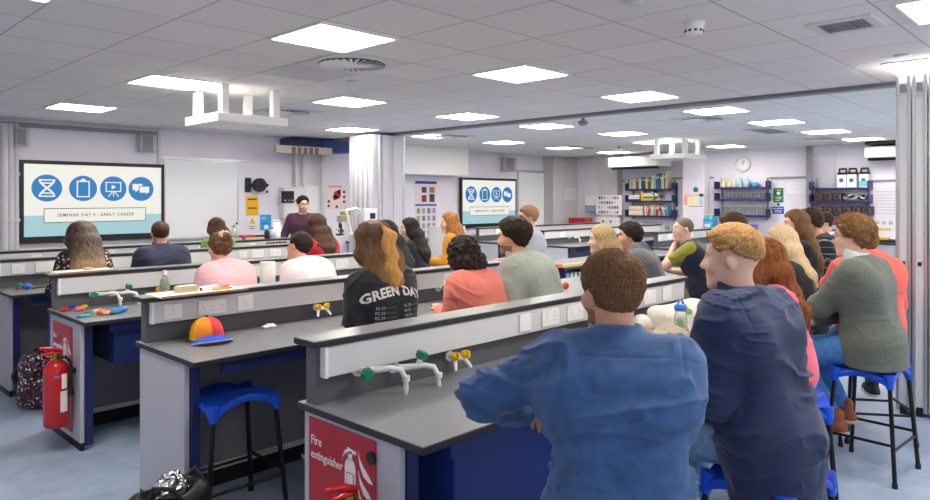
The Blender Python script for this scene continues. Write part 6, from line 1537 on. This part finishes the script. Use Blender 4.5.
# trays and papers on the ledges
def tray(px, py, w, d, lab, items):
    p = at_z(px, py, ZS); t = thing('card_tray', lab, 'tray', (p.x, p.y, ZS), .02)
    q = MB(); q.box((-w / 2, -d / 2, 0), (w / 2, d / 2, .008), mat('tray_white', '#e9e4dc', .5)); q.build('board', None, t)
    q = MB()
    for a in (((-w / 2, -d / 2 - .004, 0), (w / 2, -d / 2, .012)), ((-w / 2, d / 2, 0), (w / 2, d / 2 + .004, .012))): q.box(*a, mat('tray_edge', '#b08868', .6))
    q.build('rim', None, t); return p
p = tray(198, 292.5, .50, .22, 'pale tray with small white boxes on the ledge behind the cap', None)
p2 = tray(84, 271.5, .40, .2, 'pale board on the ledge under the floral top', None)
z = ZS + .008
q = MB(); q.box((-.06, -.025, 0), (.06, .025, .035), mat('tan_card', '#cdb898', .6), None, .003); q.box((-.05, -.02, .035), (.05, .02, .037), M_PAPER); tag(q.build('tan_box', None, None, (p.x - .06, p.y + .02, z), None, .1), 'tan card box on the pale tray behind the cap', 'box')
for k, (dx, c) in enumerate(((.03, '#f2f2f2'), (.08, '#ececec'))):
    t = thing('marker_box', ['white box with black end on the pale tray', 'second white box, with a red end, on the pale tray'][k], 'box', (p.x + dx, p.y - .03 + .02 * k, z), .2)
    q = MB(); q.box((-.03, -.018, 0), (.03, .018, .028), mat('box_w%d' % k, c, .5), None, .003); q.build('carton', None, t); q = MB(); q.cyl((-.031, 0, .014), .009, .003, M_BLACK if k == 0 else M_RED, 12, axis='x'); q.build('end_mark', None, t)
for k, (dx, dy, c, lab) in enumerate(((.13, -.04, '#c8a02c', 'yellow pen on the pale tray'), (.17, .02, '#c83a2c', 'red pen on the pale tray'), (.10, .06, '#3a8a5c', 'green pen on the pale tray'))):
    q = MB(); q.tube([(-.06, 0, .006), (.05, .01, .006)], .0055, mat('pen_' + c[1:], c, .4), 8); q.tube([(.05, .01, .006), (.065, .011, .006)], [.005, .001], M_BLACK, 8); tag(q.build('pen', None, None, (p.x + dx, p.y + dy, z), None, k * .5), lab, 'pen', 'pens on the pale tray')
lump('peach_eraser', 'small peach lump on the pale board under the floral top', 'eraser', (p2.x + .03, p2.y + .01, ZS + .008), (.03, .018, .012), mat('peach', '#e8b89a', .6), None, 7, .2)
# bottles and paper roll
bottle('hand_gel_bottle', (2.15, 5.30, ZW), .036, .25, mat('green_gel', '#a8c8a0', .1, trans=.6, alpha=.75), M_WHITE, 'clear green hand gel bottle with white pump cap beside the yellow and blue gas tap')
t = thing('paper_roll', 'white paper towel roll standing between pink jumper and white top', 'paper roll', (2.86, 5.05, ZW))
q = MB(); q.lathe([(.022, 0), (.058, 0), (.06, .004), (.06, .28), (.058, .284), (.022, .284), (.022, 0)], m=M_PAPER, n=24); q.build('roll', None, t); q = MB(); q.lathe([(.019, .002), (.0215, .002), (.0215, .282), (.019, .282), (.019, .002)], m=mat('card_core', '#b49a78', .7), n=16); q.build('core', None, t)
p = at_y(286, 279, 5.0); lump('orange_pouch', 'small orange-yellow pouch beside the person in the white top', 'pouch', (p.x, 5.05, ZW), (.05, .04, .07), mat('amber_cloth', '#e0982c', .6), None, 3, .15)
t = thing('water_bottle', 'clear water bottle with blue loop lid in front of the tote bag', 'bottle', (3.50, 1.80, ZW))
M_CLR = mat('bottle_clear', '#e6eef0', .06, trans=.85, ior=1.25, alpha=.55)
q = MB(); q.lathe([(.001, .0), (.034, 0), (.037, .008), (.037, .05), (.034, .06), (.037, .07), (.037, .13), (.034, .14), (.034, .15), (.030, .17), (.026, .178), (.026, .185)], m=M_CLR, n=28); q.build('body', None, t)
q = MB(); q.lathe([(.001, .212), (.030, .212), (.034, .205), (.034, .185), (.03, .178), (.001, .178)], m=mat('lid_blue', '#3f86e0', .3), n=28); q.build('lid', None, t)
q = MB(); q.tube([(.033 * math.cos(a), 0, .205 + .028 * math.sin(a)) for a in np.linspace(0, PI, 13)], .006, mat('lid_blue', '#3f86e0'), 8); q.build('carry_loop', None, t)
t = thing('tote_bag', 'cream cloth tote bag with a green leaf print on the worktop', 'bag', (3.80, 1.96, ZW), -.25)
def tote(P):
    d = d_box(P, (0, 0, .07), (.20, .11, .09), .06)
    d = smin(d, d_ell(P, (.06, -.02, .12), (.13, .09, .07)), .06)
    d = d + .012 * vnoise(P, (8, 8, 14), 3) + .007 * np.abs(vnoise(P, (19, 19, 26), 5))
    return smax(d, -P[..., 2], .006)
def tote_mi(c):
    x = c[:, 0] * np.cos(.2) + c[:, 2] * .5; n1 = vnoise(c, (16, 16, 16), 12)
    return ((c[:, 1] < .04) & (np.abs(c[:, 2] - .11) < .06) & (np.abs(c[:, 0] + .05) < .10) & (n1 > .12)).astype(int)
sdf_obj('sack', tote, (-.27, -.18, -.02), (.27, .18, .24), .008, [mat('cream_canvas', '#e6e1d4', .85, noise=.04, nscale=60, bump=.15, bscale=200), mat('leaf_print', '#6fa35a', .8)], t, tote_mi)
q = MB(); q.tube([(-.10, -.06, .16), (-.14, -.13, .12), (-.10, -.17, .03), (.02, -.17, .012), (.08, -.12, .05), (.09, -.08, .13)], .010, mat('cream_canvas', '#e6e1d4'), 8); q.build('handle', None, t)
t = thing('kraft_box', 'tan paper food box open on the worktop beside the tote bag', 'box', (3.42, 2.02, ZW), .3)
q = MB(); mk = mat('kraft', '#d2b088', .7)
q.box((-.08, -.06, 0), (.08, .06, .004), mk)
for a in (((-.08, -.06, 0), (-.076, .06, .06)), ((.076, -.06, 0), (.08, .06, .06)), ((-.08, -.06, 0), (.08, -.056, .06)), ((-.08, .056, 0), (.08, .06, .06))): q.box(*a, mk)
q.build('tray', None, t); q = MB(); q.box((-.08, 0, 0), (.08, .004, .10), mat('kraft_white', '#e9e3d8', .6), Matrix.Translation((0, .06, .06)) @ Matrix.Rotation(-.4, 4, 'X')); q.build('lid', None, t)
lump('paper_napkin', 'crumpled white napkin between the tan box and the tote bag', 'napkin', (3.60, 2.10, ZW), (.08, .06, .06), M_PAPER, None, 8, .4)
t = thing('pen_case', 'patterned multicolour pencil case behind the blue-shirted shoulder', 'pencil case', (2.93, 1.98, ZW), .2)
q = MB(); q.tube([(-.13, 0, .045), (-.11, 0, .045), (.11, 0, .045), (.13, 0, .045)], [.02, .042, .042, .02], spots_mat('confetti', '#3a2c50', ['#e04a6a', '#f0c83a', '#3a9ad0', '#e07a2c', '#f0f0f0', '#5ac07a'], 60, .5), 16); q.build('pouch', None, t)
q = MB(); q.tube([(-.11, 0, .089), (.11, 0, .089)], .005, M_CHROME, 6); q.build('zip', None, t)
lump('crumpled_scrap', 'orange-red crumpled scrap on the plain grey table', 'scrap', (4.92, 3.62, ZW), (.03, .026, .032), mat('scrap_e0583c', '#e0583c', .5), None, 5, .3)
lump('beige_scarf', 'crumpled beige knitted scarf at the worktop edge between two men', 'scarf', (3.22, 1.72, ZW), (.17, .09, .07), mat('beige_knit', '#b3a68f', .9, noise=.2, nscale=60, bump=.5, bscale=120), None, 9, .35)
for k, (c, lab) in enumerate((('#e8862c', 'orange pencil beside the tote bag'), ('#3a5ac0', 'blue pencil beside the tote bag'), ('#c84a8a', 'pink pencil beside the tote bag'))):
    q = MB(); q.tube([(-.085, 0, .004), (.07, 0, .004)], .004, mat('pencil_' + c[1:], c, .4), 6, smooth=False); q.tube([(.07, 0, .004), (.088, 0, .004)], [.004, .0008], mat('pencil_wood', '#d8b48a', .6), 6); tag(q.build('pencil', None, None, (4.15, 1.78 + k * .03, ZW), None, .5 + k * .25), lab, 'pencil', 'pencils beside the tote bag')
# things on the front ledge and wall bench
ze = ZS
def on_ledge(px, y=8.43): a = at_y(px, 240, y); return a.x, y, ze
def front_bench(px, y=10.25): a = at_y(px, 240, y); return a.x, y, ZW + .002
x, y, z_ = on_ledge(252); t = thing('stationery_tray', 'red and black stationery tray on the ledge beneath the yellow sticker', 'tray', (x, y, z_)); q = MB(); q.box((-.16, -.05, .03), (.02, .05, .06), M_RED, None, .006); q.build('red_box', None, t); q = MB(); q.box((.02, -.05, .03), (.2, .05, .055), M_BLACK, None, .006); q.build('black_box', None, t); q = MB(); q.box((-.12, -.055, 0), (.14, .055, .03), mat('tan_card', '#cdb898'), None, .004); q.build('base', None, t)
for px, c, lab in ((267, '#2a2a30', 'short dark bottle on the ledge beside the stationery tray'), (272, '#d8d8dc', 'short white bottle on the ledge beside the dark bottle')):
    bottle('small_bottle', on_ledge(px), .035, .15, mat('bottle_' + c[1:], c, .4), M_WHITE if c == '#2a2a30' else mat('lid_blue', '#3f86e0'), lab, grp='small bottles on the ledge')
x, y, z_ = on_ledge(277); t = thing('white_canister', 'tall white cylinder on the ledge beside the lecturer', 'canister', (x, y, z_)); q = MB(); q.lathe([(.001, 0), (.045, 0), (.047, .01), (.047, .23), (.001, .23)], m=M_WHITE, n=20); q.build('body', None, t); q = MB(); q.lathe([(.001, .25), (.043, .25), (.049, .24), (.049, .225), (.001, .225)], m=M_TRUNK, n=20); q.build('lid', None, t)
for k, (px, c) in enumerate(((234, '#30406c'), (237, '#3a3a44'))):
    a = at_y(px, 234, FW - .06); bottle('whiteboard_spray', (a.x, FW - .055, a.z - .035), .03, .17 + .05 * k, M_WHITE, mat('spray_' + c[1:], c, .4), ['small white spray bottle with blue top on the pen tray', 'taller white spray bottle with dark top on the pen tray'][k], grp='sprays on the whiteboard tray')
# microscope and desk camera beyond the red top
x, y, z_ = on_ledge(339); 
t = thing('black_microscope', 'black microscope behind the woman in the red top', 'microscope', (x, y - .02, z_), .6)
t.scale = (.72, .72, .72)
q = MB(); q.box((-.09, -.06, 0), (.09, .06, .035), M_BLACK, None, .01); q.build('base', None, t)
q = MB(); q.tube([(.07, 0, .03), (.085, 0, .12), (.06, 0, .22), (.02, 0, .26)], [.026, .024, .022, .02], M_BLACK, 10); q.build('arm', None, t)
q = MB(); q.box((-.07, -.055, .105), (.075, .055, .12), M_BLACK, None, .003); q.build('stage', None, t)
q = MB(); q.tube([(-.01, 0, .15), (-.01, 0, .24)], .022, M_BLACK, 12); q.tube([(-.01, 0, .24), (-.06, 0, .32)], .017, M_GREYP, 12); q.build('eyepiece_tube', None, t)
q = MB()
for sy in (-1, 1): q.cyl((.07, sy * .05 - .012, .08), .024, .024, M_CHROME, 14, axis='y')
q.build('focus_knob', None, t)
x, y, z_ = on_ledge(351, 8.46)
t = thing('desk_camera', 'white angled desk camera arm standing beside the black microscope', 'document camera', (x, y, z_), .3)
q = MB(); q.cyl((0, 0, 0), .09, .03, M_WHITE, 24); q.build('base', None, t)
q = MB(); q.tube([(0, 0, .03), (-.12, 0, .36)], .02, M_WHITE, 10); q.build('lower_arm', None, t)
q = MB(); q.tube([(-.12, 0, .36), (.05, -.05, .40), (.16, -.05, .36)], .018, M_WHITE, 10); q.build('upper_arm', None, t)
q = MB(); q.cyl((.16, -.05, .29), .05, .08, M_TRUNK, 18); q.build('head', None, t)
def part_face(px, py): return at_y(px, py, 8.53)
a = at_y(347, 214, 8.45); t = thing('sensor_unit', 'grey-and-brass projector lamp head above the desk camera', 'lamp', (a.x, 8.47, ze)); 
q = MB(); q.tube([(0, 0, 0), (0, 0, .30)], .018, M_WHITE, 10); q.build('stand', None, t)
q = MB(); q.box((-.08, -.05, .29), (.06, .05, .36), mat('olive_metal', '#9a946c', .4), None, .01); q.box((-.14, -.05, .20), (-.02, .05, .285), mat('olive_metal', '#9a946c'), None, .01); q.build('lamp_head', None, t)
q = MB(); q.cyl((-.15, 0, .243), .032, .02, M_CHROME, 14, axis='x'); q.cyl((.06, 0, .325), .028, .02, M_CHROME, 14, axis='x'); q.build('lens', None, t)
a = at_y(372, 215, 8.46); t = thing('control_box', 'small white box with dark screen fixed to the white folding partition', 'control box', (a.x, 8.50, a.z))
q = MB(); q.box((-.14, -.03, -.1), (.12, .0, .1), M_WHITE, None, .01); q.build('case', None, t); q = MB(); q.box((-.03, -.034, -.06), (.07, -.03, .03), M_BLACK); q.build('screen', None, t)
# right-wall worktop
def rb(px, y_off=0, x=14.15): a = at_x(px, 225, x); return x, a.y, ZW + .002
x, y, z_ = rb(580.5, x=14.0); t = thing('red_crate', 'red-topped storage box on the far worktop below the towel dispenser', 'box', (x, y, z_)); q = MB(); q.box((-.15, -.24, 0), (.15, .24, .16), mat('tan_card', '#cdb898'), None, .01); q.build('carton', None, t); q = MB(); q.box((-.16, -.25, .16), (.16, .25, .32), mat('crate_red', '#b01c2c', .4), None, .012); q.build('red_tray', None, t)
x, y, z_ = rb(710); t = thing('blue_drum', 'turquoise drum with yellow dome lid below the glassware shelf', 'drum', (x, y, z_)); 
zt = at_x(710, 214.5, 14.15).z - z_; q = MB(); q.lathe([(.001, 0), (.12, 0), (.135, .02), (.135, zt * .72), (.001, zt * .72)], m=mat('drum_blue', '#2b8cb8', .35), n=28); q.build('body', None, t); q = MB(); q.lathe([(.14, zt * .70), (.14, zt * .75), (.11, zt * .9), (.05, zt), (.001, zt)], m=mat('drum_lid', '#2b96c0', .35), n=28); q.build('lid', None, t); q = MB(); q.lathe([(.07, zt * .96), (.055, zt * 1.04), (.001, zt * 1.07)], m=mat('drum_yellow', '#d8c02c', .4), n=20); q.build('cap', None, t)
q = MB(); q.box((-.139, -.06, zt * .4), (-.125, .06, zt * .55), M_PAPER); q.build('label_plate', None, t)
x, y, z_ = rb(750); t = thing('violet_crate', 'violet and blue packet box on the worktop under the glassware shelves', 'box', (x, y, z_)); q = MB(); q.box((-.12, -.12, 0), (.12, .12, .26), mat('violet_card', '#5a5cc0', .4), None, .01); q.build('carton', None, t); q = MB(); q.box((-.125, -.09, .06), (-.12, .06, .2), mat('violet_light', '#b4b0e8', .4)); q.build('print', None, t)
for k, px in enumerate((630, 641, 652, 664)):
    x, y, z_ = rb(px); q = MB()
    q.box((-.12, -.1, 0), (.12, .1, .015), M_CHROME)
    for i in range(4):
        for sy in (-.09, .09): q.tube([(-.11 + i * .073, sy, 0), (-.11 + i * .073, sy, .24)], .006, M_CHROME, 6)
    for zz in (.12, .24):
        for sy in (-.09, .09): q.tube([(-.11, sy, zz), (.11, sy, zz)], .006, M_CHROME, 6)
    q.box((-.1, -.08, .015), (.1, .08, .18), mat('rack_box', '#c2c6cc', .3)); tag(q.build('wire_rack', None, None, (x, y, z_)), 'wire rack of pale boxes on the far worktop, %s counted from the notice board' % ORD[k], 'rack', 'wire racks on the far worktop')
x, y, z_ = rb(884); t = thing('black_tray', 'black tray with yellow tape on the worktop beside the silver partition', 'tray', (x, y, z_)); q = MB(); q.box((-.2, -.35, 0), (.2, .35, .05), M_BLACK, None, .01); q.build('tray', None, t); q = MB(); q.box((-.15, -.1, .05), (.0, .2, .09), mat('tape_yellow', '#d8b82c', .5), None, .01); q.build('tape', None, t)
a = at_y(276, 256, 7.32); q = MB()
q.tube([(-.13 + .26 * k / 47 + .012 * math.sin(k * .9), .02 * math.sin(k * 1.4), .012 + .012 * abs(math.sin(k * .7))) for k in range(48)], .006, M_BLACK, 6)
tag(q.build('coiled_cable', None, None, (a.x, 7.31, ZS)), 'thin coiled black cable lying on the ledge above the white paper roll', 'cable')
